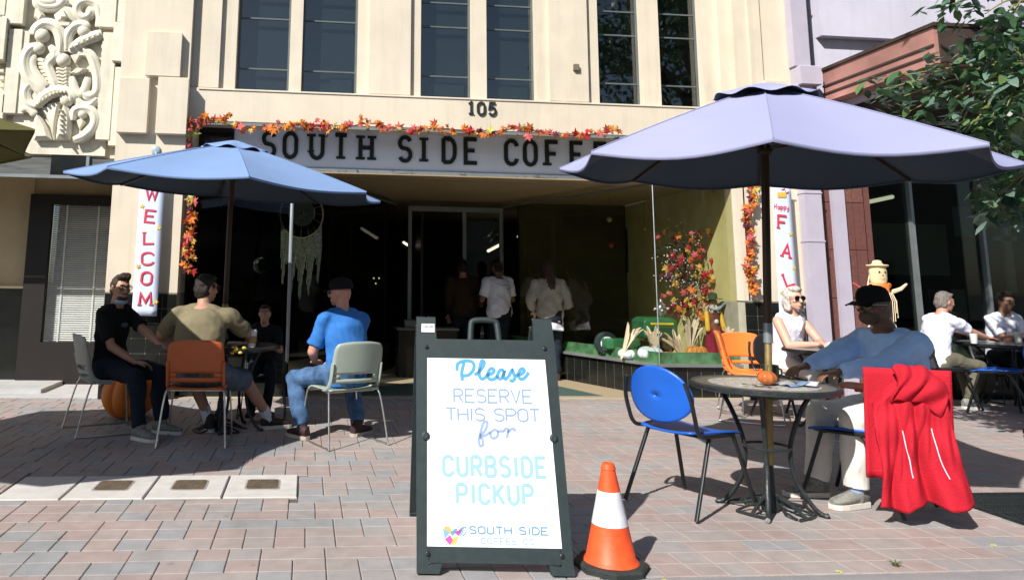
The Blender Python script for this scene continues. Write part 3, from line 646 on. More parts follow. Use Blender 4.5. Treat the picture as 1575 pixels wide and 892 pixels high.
# building across the street (seen as reflections)
ob = thing('opposite_building', 'long low tan building across the street, mirrored faintly in the shop glass', 'building')
MB().box(-30, 34, -24, -18, 0, 7.0).build('wall', pm('tan_opposite', (.30, .26, .20), .9), ob, smooth=False)
for k in range(14): MB().box(-27+k*4.2, -24.6+k*4.2, -17.99, -17.9, 1.0, 2.9).build('window', unlit_dark, ob, smooth=False)

# ================================================================== UMBRELLAS
def umbrella(label, loc, top, under, Rr, rim, apex, tilt, rot, pole_m, base=True, scallop=.07, cap_r=.30):
    t = thing('patio_umbrella', label, 'umbrella', loc, 0, 'patio umbrellas over the tables')
    M = T(0, 0, rim) @ tilt @ T(0, 0, -rim)
    H = apex-rim; n = 8
    def prof(v): return rim + H*(1-v**1.12)*1.0
    def pt(ang_i, u, v):
        a0 = rot+2*PI*ang_i/n; a1 = a0+2*PI/n
        p0 = V((cos(a0), sin(a0), 0)); p1 = V((cos(a1), sin(a1), 0)); p = (p0*(1-u)+p1*u)*(Rr*v)
        s = sin(PI*u); z = prof(v)-s*scallop*v**2.2 - s*.02*v
        p *= 1-.035*s*v*v; z += .006*sin(v*21+ang_i*2)*s*v*(1-v)*2+.004*sin(u*9+v*13+ang_i)*s*(1-v)
        return M @ V((p.x, p.y, z))
    mb = MB()
    for i in range(n): mb.sheet(lambda u, v: pt(i, u, .04+.96*v), 10, 12)
    # short hanging hem
    for i in range(n): mb.sheet(lambda u, v: pt(i, u, 1)+V((0, 0, -.0-.018*v)), 10, 1)
    me = mb.mesh('canopy', [top, under]); bm = bmesh.new(); bm.from_mesh(me); bmesh.ops.remove_doubles(bm, verts=bm.verts, dist=1e-4)
    bmesh.ops.recalc_face_normals(bm, faces=bm.faces)
    if sum(f.normal.z for f in bm.faces) < 0: bmesh.ops.reverse_faces(bm, faces=bm.faces)
    bm.to_mesh(me); bm.free(); me.shade_smooth(); me.set_sharp_from_angle(angle=R(20))
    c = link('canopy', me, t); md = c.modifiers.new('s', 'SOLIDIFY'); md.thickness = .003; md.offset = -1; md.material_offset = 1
    mb = MB()   # vent cap with a wavy edge
    def vp(u, v):
        a = rot+2*PI*u; w_ = .5+.5*cos(a*8+2.2-8*rot); r = cap_r*v*(1+.04*w_)
        return M @ V((cos(a)*r, sin(a)*r, apex+.034-.094*v**1.3+(.028*w_-.012)*v**4))
    mb.sheet(vp, 64, 8); me = mb.mesh('vent_cap', [top, under]); bm = bmesh.new(); bm.from_mesh(me); bmesh.ops.remove_doubles(bm, verts=bm.verts, dist=1e-4)
    if sum(f.normal.z for f in bm.faces) < 0: bmesh.ops.reverse_faces(bm, faces=bm.faces)
    bm.to_mesh(me); bm.free(); me.shade_smooth(); c = link('vent_cap', me, t); md = c.modifiers.new('s', 'SOLIDIFY'); md.thickness = .003; md.offset = -1; md.material_offset = 1
    for i in range(n): MB().tube([pt(i, 0, .1+.9*k/12)+V((0, 0, .0035)) for k in range(13)], .0035, 5).build('seam', top, t)
    for i in range(n):
        q = [pt(i, 0, v)-V((0, 0, .022)) for v in (.05, .3, .55, .8, .99)]
        MB().tube(q, .010, 5).build('rib', wood_dk, t)
        hub = M @ V((0, 0, rim-.02+H*.25)); MB().tube([hub, pt(i, 0, .52)-V((0, 0, .03))], .008, 5).build('strut', wood_dk, t)
    tp = M @ V((0, 0, apex+.03))
    MB().tube([(0, 0, 1.0), (tp.x*.3, tp.y*.3, rim-.2), tuple(tp)], .024, 12).build('pole', pole_m[0], t)
    MB().cap((0, 0, .05), (0, 0, 1.03), .021, .021, 12).build('lower_pole', pole_m[1], t)
    MB().cap((0, 0, .98), (0, 0, 1.10), .028, .028, 12, round_a=False, round_b=False).build('pole_joint', pole_m[2], t)
    MB().ell((M @ V((0, 0, rim+H*.2))), (.045, .045, .05), 12, 6).build('hub', wood_dk, t)
    return t
um_top = pm('lavender_canvas', (.31, .325, .50), .85, var=.03, scale=2, bump=.15, bscale=300, var2=.04, trans=.08)
um_blue = pm('sky_blue_canvas', (.18, .285, .50), .85, var=.05, scale=2, bump=.15, bscale=300, var2=.05, trans=.08)
um_under = pm('shaded_canvas_underside', (.045, .07, .10), .9, var=.05, scale=3, bump=.1, bscale=300)  # same cloth as the top, its shade painted as a darker inner face
um_ol = pm('olive_canvas', (.16, .15, .05), .9, var=.1, scale=3, trans=.3)
brass = pm('worn_brass', (.30, .22, .09), .4, metal=.5, var=.2, scale=20)
polew = pm('brown_pole', (.05, .026, .014), .45, var=.2, scale=4)
UMN = V((2.81, 4.50, 0)); UML = V((-.73, 7.02, 0)); UMO = V((-3.36, 4.90, 0))
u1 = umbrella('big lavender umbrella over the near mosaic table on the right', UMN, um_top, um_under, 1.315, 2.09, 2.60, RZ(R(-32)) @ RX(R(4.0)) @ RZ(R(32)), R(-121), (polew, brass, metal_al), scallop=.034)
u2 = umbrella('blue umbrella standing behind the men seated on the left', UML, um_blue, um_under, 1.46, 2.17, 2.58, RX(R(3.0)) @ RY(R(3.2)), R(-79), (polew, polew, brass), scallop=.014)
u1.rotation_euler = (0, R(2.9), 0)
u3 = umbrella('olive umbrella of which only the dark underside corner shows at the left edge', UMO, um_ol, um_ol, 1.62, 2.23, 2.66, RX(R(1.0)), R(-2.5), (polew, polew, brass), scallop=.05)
def cast_base(loc, label):
    t = thing('umbrella_base', label, 'umbrella base', loc, R(12), 'umbrella bases')
    MB().lathe([(.05, 0), (.055, .04), (.04, .06), (.032, .16), (.03, .24), (.024, .26)], 16).build('socket', iron, t)
    for k in range(4):
        M = RZ(k*PI/2+.3)
        b = MB(); b.tube([(0.02, 0, .10), (.10, 0, .07), (.19, 0, .02), (.215, 0, .0)], [.014, .011, .010, .012], 6, M)
        b.tube([(.06, .0, .05), (.12, .07, .03), (.20, .09, .012)], .008, 5, M); b.tube([(.06, .0, .05), (.12, -.07, .03), (.20, -.09, .012)], .008, 5, M)
        b.tube([(.215, -.09, .01), (.225, 0, .01), (.215, .09, .01)], .010, 5, M); b.tube(spline([(.10, .01, .04), (.13, .04, .03), (.16, .02, .03), (.14, 0, .03)], 3), .007, 5, M)
        b.build('scroll_foot', iron, t)
cast_base(UMN, 'ornate cast iron umbrella base under the near mosaic table'); cast_base(UML, 'dark umbrella base under the left group table')

# ================================================================== TABLES
def bistro_table(loc, rz, Rt, h, label, topm, rimm, lm=iron, ring=True, bow=.06, group='round cafe tables', legr=.014):
    t = thing('cafe_table', label, 'table', loc, rz, group)
    MB().lathe([(Rt-.028, h-.004), (Rt-.026, h), (Rt-.01, h+.004), (Rt, h-.006), (Rt, h-.026), (Rt-.02, h-.034), (Rt-.05, h-.034)], 56).build('rim', rimm, t, smooth=40)
    MB().lathe([(.02, h-.02), (Rt-.03, h-.02), (Rt-.03, h-.001), (.02, h-.001)], 56).build('table_top', topm, t, smooth=40)
    for k in range(4):
        M = RZ(k*PI/2+.75)
        q = spline([(Rt*.62, 0, h-.035), (Rt*.46, 0, h*.80), (Rt*.30, 0, h*.52), (Rt*.33, 0, h*.28), (Rt*.52, 0, .06), (Rt*.66, 0, .014), (Rt*.72, 0, .018)], 5)
        MB().tube(q, legr, 8, M).build('leg', lm, t)
    if ring:
        for z, r in ((h*.50, Rt*.31), (h-.05, Rt*.6)): MB().tube([(cos(2*PI*k/28)*r, sin(2*PI*k/28)*r, z) for k in range(28)], .008, 6, closed=True).build('ring', lm, t)
    return t
mosaic = bpy.data.materials.new('mosaic_top'); mosaic.use_nodes = True
def _mos():
    t = mosaic.node_tree; N = t.nodes; L = t.links; b = N['Principled BSDF']; b.inputs['Roughness'].default_value = .35
    tc = N.new('ShaderNodeTexCoord'); vo = N.new('ShaderNodeTexVoronoi'); vo.feature = 'DISTANCE_TO_EDGE'; vo.inputs['Scale'].default_value = 26; L.new(tc.outputs['Object'], vo.inputs['Vector'])
    v2 = N.new('ShaderNodeTexVoronoi'); v2.inputs['Scale'].default_value = 26; L.new(tc.outputs['Object'], v2.inputs['Vector'])
    ln = N.new('ShaderNodeVectorMath'); ln.operation = 'LENGTH'; sx = N.new('ShaderNodeVectorMath'); sx.operation = 'MULTIPLY'; sx.inputs[1].default_value = (1, 1, 0); L.new(tc.outputs['Object'], sx.inputs[0]); L.new(sx.outputs[0], ln.inputs[0])
    cr = N.new('ShaderNodeValToRGB'); cr.color_ramp.interpolation = 'CONSTANT'; e = cr.color_ramp.elements; e[0].color = (.52, .50, .47, 1); e[1].position = .31; e[1].color = (.13, .12, .10, 1)
    L.new(ln.outputs['Value'], cr.inputs[0])
    hs = N.new('ShaderNodeMixRGB'); hs.blend_type = 'MULTIPLY'; hs.inputs[0].default_value = .35; L.new(cr.outputs[0], hs.inputs[1]); L.new(v2.outputs['Color'], hs.inputs[2])
    gt = N.new('ShaderNodeMath'); gt.operation = 'GREATER_THAN'; gt.inputs[1].default_value = .035; L.new(vo.outputs['Distance'], gt.inputs[0])
    mx = N.new('ShaderNodeMixRGB'); mx.inputs[1].default_value = (.10, .09, .08, 1); L.new(gt.outputs[0], mx.inputs[0]); L.new(hs.outputs[0], mx.inputs[2]); L.new(mx.outputs[0], b.inputs['Base Color'])
_mos()
dark_top = pm('dark_table_top', (.035, .033, .03), .4, var=.2, scale=10)
grey_top = pm('grey_table_top', (.20, .20, .20), .25, var=.2, scale=8)
tabN = bistro_table(UMN, .2, .42, .735, 'round mosaic topped table with curved iron legs in the right foreground', mosaic, iron)
tabL = bistro_table((-.62, 7.05, 0), .5, .40, .735, 'dark round table between the men seated on the left', dark_top, black_mt)
tabW = bistro_table((5.02, 7.02, 0), .3, .36, .745, 'small grey table where the white haired woman leans', grey_top, black_mt)
tabR = bistro_table((8.15, 8.15, 0), .1, .55, .74, 'dark table at the right edge between the man in white and the seated figure', grey_top, black_mt)

# ================================================================== CHAIRS
def cpt(u, wd, z, y, c=.04): return V((u*wd, y+c*(u*u), z))
def shell_chair(loc, rz, colr, label, s=1.0, group='plastic chairs with wire legs', wire=chrome, slot=True):
    """stacking chair: one moulded seat, one moulded back with a slot at its foot, sled wire legs. faces +Y."""
    t = thing('stacking_chair', label, 'chair', loc, rz, group); t.scale = (s, s, s)
    def seat(u, v):
        x = (u-.5)*2; y = -.20+.42*v; return V((x*(.225+.01*v), y, .445-.018*(1-x*x)*sin(PI*min(v*1.2, 1))-.05*max(0, v-.8)*5*.2 - (.035*(max(0, v-.85)/.15)**2)))
    MB().sheet(seat, 14, 14).build('seat', colr, t, solid=.012)
    def back(u, v):
        x = (u-.5)*2; e = max(0, abs(x)-.0); wd = .215+.012*sin(PI*v)-.05*max(0, v-.86)/.14*abs(x)**4*0
        wd *= (1-.10*max(0, (v-.85)/.15)**2)
        return V((x*wd, -.235-.075*v-.012*0+.045*x*x, .50+.335*v-.02*abs(x)**3*v))
    b = MB()
    if slot:   # leave a slot low down
        b.sheet(lambda u, v: back(u, .22+.78*v), 14, 12); b.sheet(lambda u, v: back(u, .10*v), 14, 2)
        b.sheet(lambda u, v: back(u*.16, .10+.12*v), 3, 2); b.sheet(lambda u, v: back(.84+u*.16, .10+.12*v), 3, 2)
    else: b.sheet(back, 14, 14)
    me = b.mesh('backrest', colr, True); bm = bmesh.new(); bm.from_mesh(me); bmesh.ops.remove_doubles(bm, verts=bm.verts, dist=.003); bm.to_mesh(me); bm.free()
    o = link('backrest', me, t); md = o.modifiers.new('s', 'SOLIDIFY'); md.thickness = .014; md.offset = 0
    for sx in (-1, 1):
        wing = MB(); wing.tube(spline([(sx*.205, -.02, .435), (sx*.225, -.14, .45), (sx*.222, -.20, .52), (sx*.222, -.235, .66)], 5), [.014]*16, 6, flat=1.4).build('side_wing', colr, t)
        q = spline([(sx*.20, .17, .425), (sx*.235, .22, .40), (sx*.265, .26, .05), (sx*.265, .245, .012), (sx*.268, 0, .008), (sx*.27, -.27, .012), (sx*.265, -.285, .05), (sx*.235, -.20, .40), (sx*.20, -.15, .432)], 4)
        MB().tube(q, .0075, 7).build('wire_leg', wire, t)
    for y in (.12, -.12): MB().tube([(-.22, y, .42), (.22, y, .42)], .007, 6).build('cross_rod', wire, t)
    return t
def oval_chair(loc, rz, colr, label, s=1.0, group='blue chairs with black tube legs', wire=black_mt, back=True):
    t = thing('tube_leg_chair', label, 'chair', loc, rz, group); t.scale = (s, s, s)
    def seat(u, v):
        x = (u-.5)*2; y = -.20+.44*v; wd = .235*(1-.25*(1-v)**3-.12*v**6); return V((x*wd, y, .455-.02*sin(PI*v)*(1-x*x)-.03*v**5+.012*x*x))
    MB().sheet(seat, 14, 14).build('seat', colr, t, solid=.014)
    b = MB(); rings = []
    for r in (.001, .25, .5, .75, .92, 1.0):
        rings.append([])
        for k in range(36):
            a = 2*PI*k/36; x = cos(a)*.225*r; z = sin(a)*.165*r*(1+.06*sin(a)); rings[-1].append((x, -.245-.10*(z+.16)*1.1+.9*x*x-.0, .665+z))
    b.ring_loft(rings, cap=False); b.build('backrest', colr, t, solid=.014)
    for sx in (-1, 1):
        MB().tube(spline([(sx*.17, .22, .435), (sx*.215, .12, .44), (sx*.228, -.12, .45), (sx*.232, -.20, .475), (sx*.238, -.235, .56), (sx*.236, -.26, .66), (sx*.21, -.275, .76)], 5), .0125, 8).build('side_frame', wire, t)
        MB().tube([(sx*.205, .16, .435), (sx*.25, .29, .012)], .0125, 8).build('leg', wire, t)
        MB().tube([(sx*.215, -.08, .44), (sx*.25, -.28, .012)], .0125, 8).build('leg', wire, t)
    for y in (.14, -.07): MB().tube([(-.21, y, .432), (.21, y, .432)], .011, 8).build('cross_rod', wire, t)
    return t
org = pm('dark_orange_plastic', (.42, .10, .03), .45, var=.06, scale=8); orb = pm('bright_orange_plastic', (.80, .20, .04), .4, var=.05, scale=8)
gry = pm('grey_green_plastic', (.30, .36, .31), .4, var=.06, scale=6); blu = pm('royal_blue_plastic', (.012, .10, .48), .35, var=.10, scale=5, bump=.08, bscale=200)
dkp = pm('dark_plastic', (.02, .02, .022), .5)
shell_chair((-.87, 6.55, 0), 0, org, 'dark orange chair of the man in the olive tee, seen from behind', s=1.0)
shell_chair((.34, 6.52, 0), R(24), gry, 'grey green chair under the man in the blue tee')
shell_chair((-1.72, 7.0, 0), R(-62), pm('pale_grey_plastic', (.33, .34, .31), .5), 'pale chair with wire legs under the bearded man at far left')
oval_chair((2.36, 4.61, 0), R(-64), blu, 'empty royal blue chair beside the near mosaic table')
oval_chair((3.52, 4.60, 0), R(31), blu, 'chair under the man in the black cap with a red jacket on its back')
shell_chair((4.56, 7.50, 0), R(-122), orb, 'bright orange chair seen side on behind the mosaic table', s=1.05)
shell_chair((4.80, 7.85, 0), R(176), orb, 'bright orange chair turned to the camera just behind the umbrella pole', s=1.0)
oval_chair((4.98, 7.52, 0), R(-165), dkp, 'dark chair under the white haired woman in sunglasses', group='dark chairs')
shell_chair((P(1322, 600, 6.5).x, 6.5, 0), R(38), org, 'brownish orange chair between the capped man and the white haired woman', s=1.05)
oval_chair((7.28, 8.25, 0), R(-88), dkp, 'dark chair under the grey haired man in a white tee')
oval_chair((7.62, 7.75, 0), R(35), blu, 'royal blue chair cut off by the right edge of the picture', s=1.05)

# ================================================================== PEOPLE
def ik(a, b, l1, l2, pole):
    d = b-a; L = min(d.length, (l1+l2)*.999); d.normalize(); b = a+d*L
    c = (l1*l1-l2*l2+L*L)/(2*L); h = math.sqrt(max(l1*l1-c*c, 0)); p = pole-d*pole.dot(d)
    if p.length < 1e-4: p = d.orthogonal()
    return a+d*c+p.normalized()*h, b
def hand(mb, wr, d, pn, side, s=1.0, curl=.5, fr=.0088):
    d = d.normalized(); pn = (pn-d*pn.dot(d)).normalized(); x = d.cross(pn)*side
    k = wr+d*.095*s
    rings = []
    for q, wq, tq in ((-.02, .024, .02), (.0, .027, .017), (.03, .036, .016), (.065, .042, .015), (.095, .040, .012)):
        c = wr+d*q*s; rings.append([c+x*cos(2*PI*i/12)*wq*s+pn*sin(2*PI*i/12)*tq*s for i in range(12)])
    mb.ring_loft(rings)
    for i, (off, ln) in enumerate(((-.030, .072), (-.010, .082), (.011, .077), (.030, .058))):
        p = k+x*off*s-d*.006; a = curl*(.6+.12*i); p1 = p+(d*cos(a)-pn*sin(a)).normalized()*ln*.45*s+x*off*.1; a2 = a*2.1; p2 = p1+(d*cos(a2)-pn*sin(a2))*ln*.32*s; a3 = a*2.9; p3 = p2+(d*cos(a3)-pn*sin(a3))*ln*.25*s
        mb.cap(p, p1, fr*s, fr*.95*s, 8); mb.cap(p1, p2, fr*.95*s, fr*.88*s, 8); mb.cap(p2, p3, fr*.88*s, fr*.8*s, 8)
    p = wr+d*.025*s-x*.028*s; p1 = p+(d*.7-x*.6-pn*.25).normalized()*.042*s; p2 = p1+(d*.95-x*.15-pn*.3).normalized()*.034*s
    mb.cap(p, p1, .0115*s, .0105*s, 8); mb.cap(p1, p2, .0105*s, .0085*s, 8)
def oval(c, x, y, a, b, n=20): return [c+x*(cos(2*PI*i/n)*a)+y*(sin(2*PI*i/n)*b) for i in range(n)]
def person(name_label, loc, rz, hip=.55, lean=(0, 0), head=(0, 0), hands=None, feet=None, skin=None, shirt=None, sleeve='short', pants=None, pants_len='long',
           shoes=None, socks=None, soles=None, bulk=1.0, s=1.0, fine=.011, hemz=-.10, group=None, curl=(.5, .5), kneeout=.12, belly=1.0, elbow=None, twist=0, extras=None, neckf=0, pant_w=1.0, wr=.0062):
    t = thing('person', name_label, 'person', loc, rz, group); t.scale = (s, s, s)
    Pv = V((0, 0, hip/s)); rot = Matrix.Rotation(-lean[0], 3, 'X') @ Matrix.Rotation(lean[1], 3, 'Y')
    td = rot @ V((0, 0, 1)); tx = (Matrix.Rotation(twist, 3, 'Z') @ rot @ V((1, 0, 0))); ty = td.cross(tx)
    px_ = V((1, 0, 0)); B = bulk
    curve = V((0, .03, 0))
    def sp(h): return Pv+td*h - ty*(.035*sin(min(h/.5, 1)*PI))*(1 if hip/s < .8 else .3)
    shc = sp(.47); nb = sp(.525)+ty*(.01+neckf*.4)
    sh = {q: shc+tx*(q*.165*B)-td*.025 for q in (-1, 1)}
    hd = (td*.5+V((0, 0, 1))*.5+ty*neckf).normalized(); hc = nb+hd*.155+ty*.02
    hy = Matrix.Rotation(head[0], 3, 'Z') @ V((0, 1, 0)); hx = V((0, 0, 1)).cross(hy)*-1
    hy2 = (hy*cos(head[1])+V((0, 0, 1))*sin(head[1])).normalized(); hz = hx.cross(hy2)
    HM = Matrix((hx, hy2, hz)).transposed()
    def hp(x, y, z): return hc+hx*x+hy2*y+hz*z
    b = MB(); shirtb = MB(); pantb = MB()
    # torso
    tor = [(-.10, .155, .115), (-.02, .165*1.0, .125), (.08, .150, .115*belly), (.18, .143, .112*belly), (.28, .152, .115), (.38, .165, .112), (.45, .158, .095), (.50, .10, .072), (.535, .058, .055)]
    def tl(mb, off, lo, hi, kx=1.0):
        mb.ring_loft([oval(sp(h), (px_ if h < .05 else tx), (V((0, 1, 0)) if h < .05 else ty), (a*B+off)*kx, (c*B+off)) for h, a, c in tor if lo <= h <= hi])
    tl(b, 0, -.2, 1)
    b.cap(sp(.50), hc-hz*.03-hy2*.015, .060, .052, 14)
    b.ell(hc, (.074, .093, .108), 20, 14, rot=HM); b.ell(hp(0, .030, -.055), (.058, .062, .062), 16, 10, rot=HM); b.ell(hp(0, .062, -.092), (.030, .026, .022), 12, 8, rot=HM)
    b.cap(hp(0, .088, .012), hp(0, .112, -.026), .010, .015, 8); b.ell(hp(0, .080, .030), (.052, .014, .012), 12, 6, rot=HM)
    for q in (-1, 1): b.ell(hp(q*.076, -.008, -.005), (.010, .020, .032), 10, 8, rot=HM); b.ell(hp(q*.040, .066, -.022), (.022, .022, .020), 10, 6, rot=HM); b.ell(hp(q*.012, .110, -.032), (.009, .009, .007), 8, 6, rot=HM)
    b.ell(hp(0, .090, -.058), (.024, .012, .006), 10, 6, rot=HM); b.ell(hp(0, .089, -.069), (.020, .012, .007), 10, 6, rot=HM)
    for q in (-1, 1): b.cap(nb-td*.02, sh[q], .052, .046, 12); shirtb.cap(nb-td*.055+tx*q*.03, (sh[q]+td*.006) if sleeve != 'none' else nb.lerp(sh[q], .55)-td*.03, .063, .064*B if sleeve != 'none' else .055, 14)
    # arms
    J = {}
    for q, k in ((-1, 'L'), (1, 'R')):
        a = sh[q]; h = V(hands[k]) if hands and k in hands else a+V((q*.06, .10, -.5))
        pole = V(elbow[k]) if elbow and k in elbow else V((q*.6, -.5, -1))
        e, wv = ik(a, h, .285, .25, pole); J[k] = (a, e, wv)
        b.cap(a, e, .050*B, .040*B); b.cap(e, (e+wv)/2, .041*B, .036); b.cap((e+wv)/2, wv, .036, .026)
        hdv = V(hands[k+'d']) if hands and k+'d' in hands else (wv-e); pn = V(hands[k+'n']) if hands and k+'n' in hands else V((0, 0, 1))
        hand(b, wv, hdv, pn, -q, 1.0, curl[0 if q < 0 else 1], .0088 if fine < .008 else .011)
    # legs
    LG = {}
    for q, k in ((-1, 'L'), (1, 'R')):
        a = Pv+V((q*.09, 0, 0)); f = V((*feet[k][:2], .085 if len(feet[k]) < 3 else feet[k][2])); kd = V((q*kneeout, .9, .6)) if hip/s < .8 else V((q*.05, 1, 0))
        n, f = ik(a, f, .43, .42, kd); LG[k] = (a, n, f)
        b.cap(a, n, .082*B, .055); b.cap(n, n+(f-n)*.35+V((0, -.012, 0)), .053, .055); b.cap(n+(f-n)*.35+V((0, -.012, 0)), f, .055, .036); 
    body = rlink('body', b, fine, skin, t, smooth=2)
    # shirt
    if shirt:
        tl(shirtb, .016, -.10 if hemz <= -.1 else hemz, .51, 1.0)
        shirtb.cap(sp(.47)-tx*.10, sp(.47)+tx*.10, .075, .075, 12)
        for q, k in ((-1, 'L'), (1, 'R')):
            a, e, wv = J[k]; a2 = a
            if sleeve == 'short': shirtb.cap(a2, a+(e-a)*.80, .066*B, .062*B, 14, round_b=False)
            elif sleeve == 'long': shirtb.cap(a2, e, .072*B, .060*B, 14); shirtb.cap(e, (e+wv)/2, .060*B, .052*B, 14); shirtb.cap((e+wv)/2, e+(wv-e)*.93, .052*B, .040, 14, round_b=False)
            elif sleeve == 'none': shirtb.ell(a2-tx*q*.03, (.05, .055, .06), 12, 8)
        sf = min(fine, .010); rlink('shirt', shirtb, sf, shirt, t, smooth=8, wr=wr, wf=17, seed=hash(name_label[:5]) % 7 if False else len(name_label))
    if pants:
        pantb.ring_loft([oval(sp(h), px_, V((0, 1, 0)), a*B+.012, c*B+.012) for h, a, c in ((-.11, .150, .115), (-.05, .165, .125), (.02, .163, .125), (.07, .152, .12))])
        for q, k in ((-1, 'L'), (1, 'R')):
            a, n, f = LG[k]; W_ = pant_w
            if pants_len == 'long':
                pantb.cap(a, n, .098*B*W_, .072*W_, 14); pantb.cap(n, n+(f-n)*.5+V((0, -.012, 0)), .072*W_, .070*W_, 14); pantb.cap(n+(f-n)*.5+V((0, -.012, 0)), f+(n-f)*.06, .070*W_, .062*W_, 14, round_b=False)
            else: pantb.cap(a, n+(a-n)*.02, .102*B, .088, 14, round_b=False)
        rlink('trousers' if pants_len == 'long' else 'shorts', pantb, min(fine, .011), pants, t, smooth=3, wr=wr*1.1, wf=13, seed=3)
    for q, k in ((-1, 'L'), (1, 'R')):
        a, n, f = LG[k]; fa = R(feet[k+'a']) if k+'a' in feet else 0; fdir = Matrix.Rotation(fa, 3, 'Z') @ V((q*.15, 1, 0)).normalized(); fx = V((fdir.y, -fdir.x, 0)); z0 = f.z-.085
        if socks: MB().cap(f+(n-f)*.28, f-V((0, 0, .02)), .047, .044, 12).build('sock', socks, t)
        if shoes:
            m = MB(); prof = [(-.075, .030, .075), (-.055, .040, .095), (0, .043, .090), (.06, .047, .068), (.12, .050, .052), (.165, .044, .042), (.195, .022, .034)]
            m.ring_loft([[f*1+fdir*y+fx*(cos(2*PI*i/14)*wd)+V((0, 0, -f.z+z0+.022+h/2+sin(2*PI*i/14)*h/2)) for i in range(14)] for y, wd, h in prof]); m.cap(f+V((0, 0, .02)), f-V((0, 0, .03)), .046, .046, 12)
            sh_ = m.build('shoe', shoes, t)
            m = MB(); ol = [(-.082, .020), (-.06, .042), (0, .044), (.06, .049), (.12, .053), (.17, .046), (.203, .020)]
            pts = [f+fdir*y+fx*wd for y, wd in ol]+[f+fdir*y-fx*wd for y, wd in reversed(ol)]
            m.ring_loft([[V((p.x, p.y, z0+.002)) for p in pts], [V((p.x, p.y, z0+.030)) for p in pts]]); m.build('sole', soles or shoes, sh_, smooth=False)
    if extras: extras(t, dict(hp=hp, hc=hc, hx=hx, hy=hy2, hz=hz, HM=HM, sp=sp, tx=tx, ty=ty, td=td, J=J, LG=LG, sh=sh, B=B))
    return t
SK = {n: pm('skin_'+n, c, .5, var=.06, scale=12, bump=.08, bscale=150, spec=.35) for n, c in (('fair', (.56, .33, .24)), ('tan', (.40, .22, .15)), ('ruddy', (.50, .25, .18)), ('brown', (.17, .085, .052)))}
hair_m = {n: pm('hair_'+n, c, .6, var=.35, scale=25, bump=.9, bscale=60, stretch=(3, 3, .6)) for n, c in (('dark', (.016, .011, .008)), ('brown', (.035, .02, .012)), ('grey', (.17, .15, .13)), ('silver', (.50, .46, .41)))}
lens_m = pm('dark_lens', (.006, .006, .008), .08, var=0)
eye_w = pm('eye_white', (.55, .52, .5), .3, var=0)
def add_eyes(t, K):
    for q in (-1, 1): e = MB().ell(K['hp'](q*.030, .081, .010), (.0125, .009, .0085), 10, 6, rot=K['HM']).build('eye', eye_w, t); MB().ell(K['hp'](q*.030, .0885, .010), (.0055, .004, .0055), 8, 5, rot=K['HM']).build('iris', lens_m, e)
    for q in (-1, 1): MB().tube([K['hp'](q*.014, .093, .030), K['hp'](q*.030, .092, .035), K['hp'](q*.050, .080, .029)], [.004, .005, .003], 6).build('eyebrow', hair_m['brown'], t)
def add_hair(t, K, mat, kind='short', vox=.007):
    b = MB(); hp, HM = K['hp'], K['HM']
    b.ell(hp(0, -.016, .020), (.081, .092, .103), 20, 12, rot=HM); b.ell(hp(0, -.040, -.02), (.077, .070, .080), 16, 10, rot=HM)
    if kind == 'short': b.ell(hp(0, .045, .088), (.055, .040, .026), 12, 8, rot=HM)
    if kind == 'quiff': b.ell(hp(0, .050, .100), (.066, .050, .036), 12, 8, rot=HM); b.ell(hp(-.03, .02, .115), (.045, .05, .025), 12, 8, rot=HM)
    if kind == 'bob':
        b.ell(hp(0, .030, .093), (.07, .055, .035), 12, 8, rot=HM)
        for q in (-1, 1): b.ell(hp(q*.083, .0, -.03), (.028, .05, .085), 12, 8, rot=HM); b.ell(hp(q*.086, .015, -.09), (.030, .042, .045), 12, 8, rot=HM)
        b.ell(hp(0, -.065, -.06), (.085, .045, .08), 12, 8, rot=HM)
    if kind == 'long':
        b.ell(hp(0, -.07, -.12), (.075, .035, .17), 12, 8, rot=HM); b.ell(hp(0, -.08, -.25), (.06, .03, .12), 12, 8, rot=HM)
        for q in (-1, 1): b.ell(hp(q*.075, -.01, -.06), (.022, .05, .12), 12, 8, rot=HM)
    rlink('hair', b, vox, mat, t, smooth=1, wr=.003, wf=60, seed=2)
def add_cap(t, K, mat, brim=True, yb=1.0, name='cap', dark=None):
    b = MB(); hp = K['hp']; rings = []
    for z, r in ((.028, 1.0), (.055, 1.02), (.085, .97), (.110, .82), (.126, .55), (.133, .15)): rings.append([hp(cos(2*PI*i/20)*.087*r, sin(2*PI*i/20)*.106*r-.004, z) for i in range(20)])
    b.ring_loft(rings); c = b.build(name, mat, t); b = MB()
    n = 12; up = [hp(sin(R(-70+140*i/n))*.083, yb*(.055+cos(R(-70+140*i/n))*.045), .034) for i in range(n+1)]; ou = [hp(sin(R(-70+140*i/n))*.088, yb*(.075+cos(R(-70+140*i/n))*.105), .020-.014*abs(sin(R(-70+140*i/n)))**2) for i in range(n+1)]
    b.ring_loft([up+[p+V((0, 0, -.004)) for p in reversed(up)], ou+[p+V((0, 0, -.004)) for p in reversed(ou)]]); b.build('brim', mat, c)
    MB().ell(hp(0, -.004, .135), (.009, .009, .005), 8, 5).build('button', mat, c)
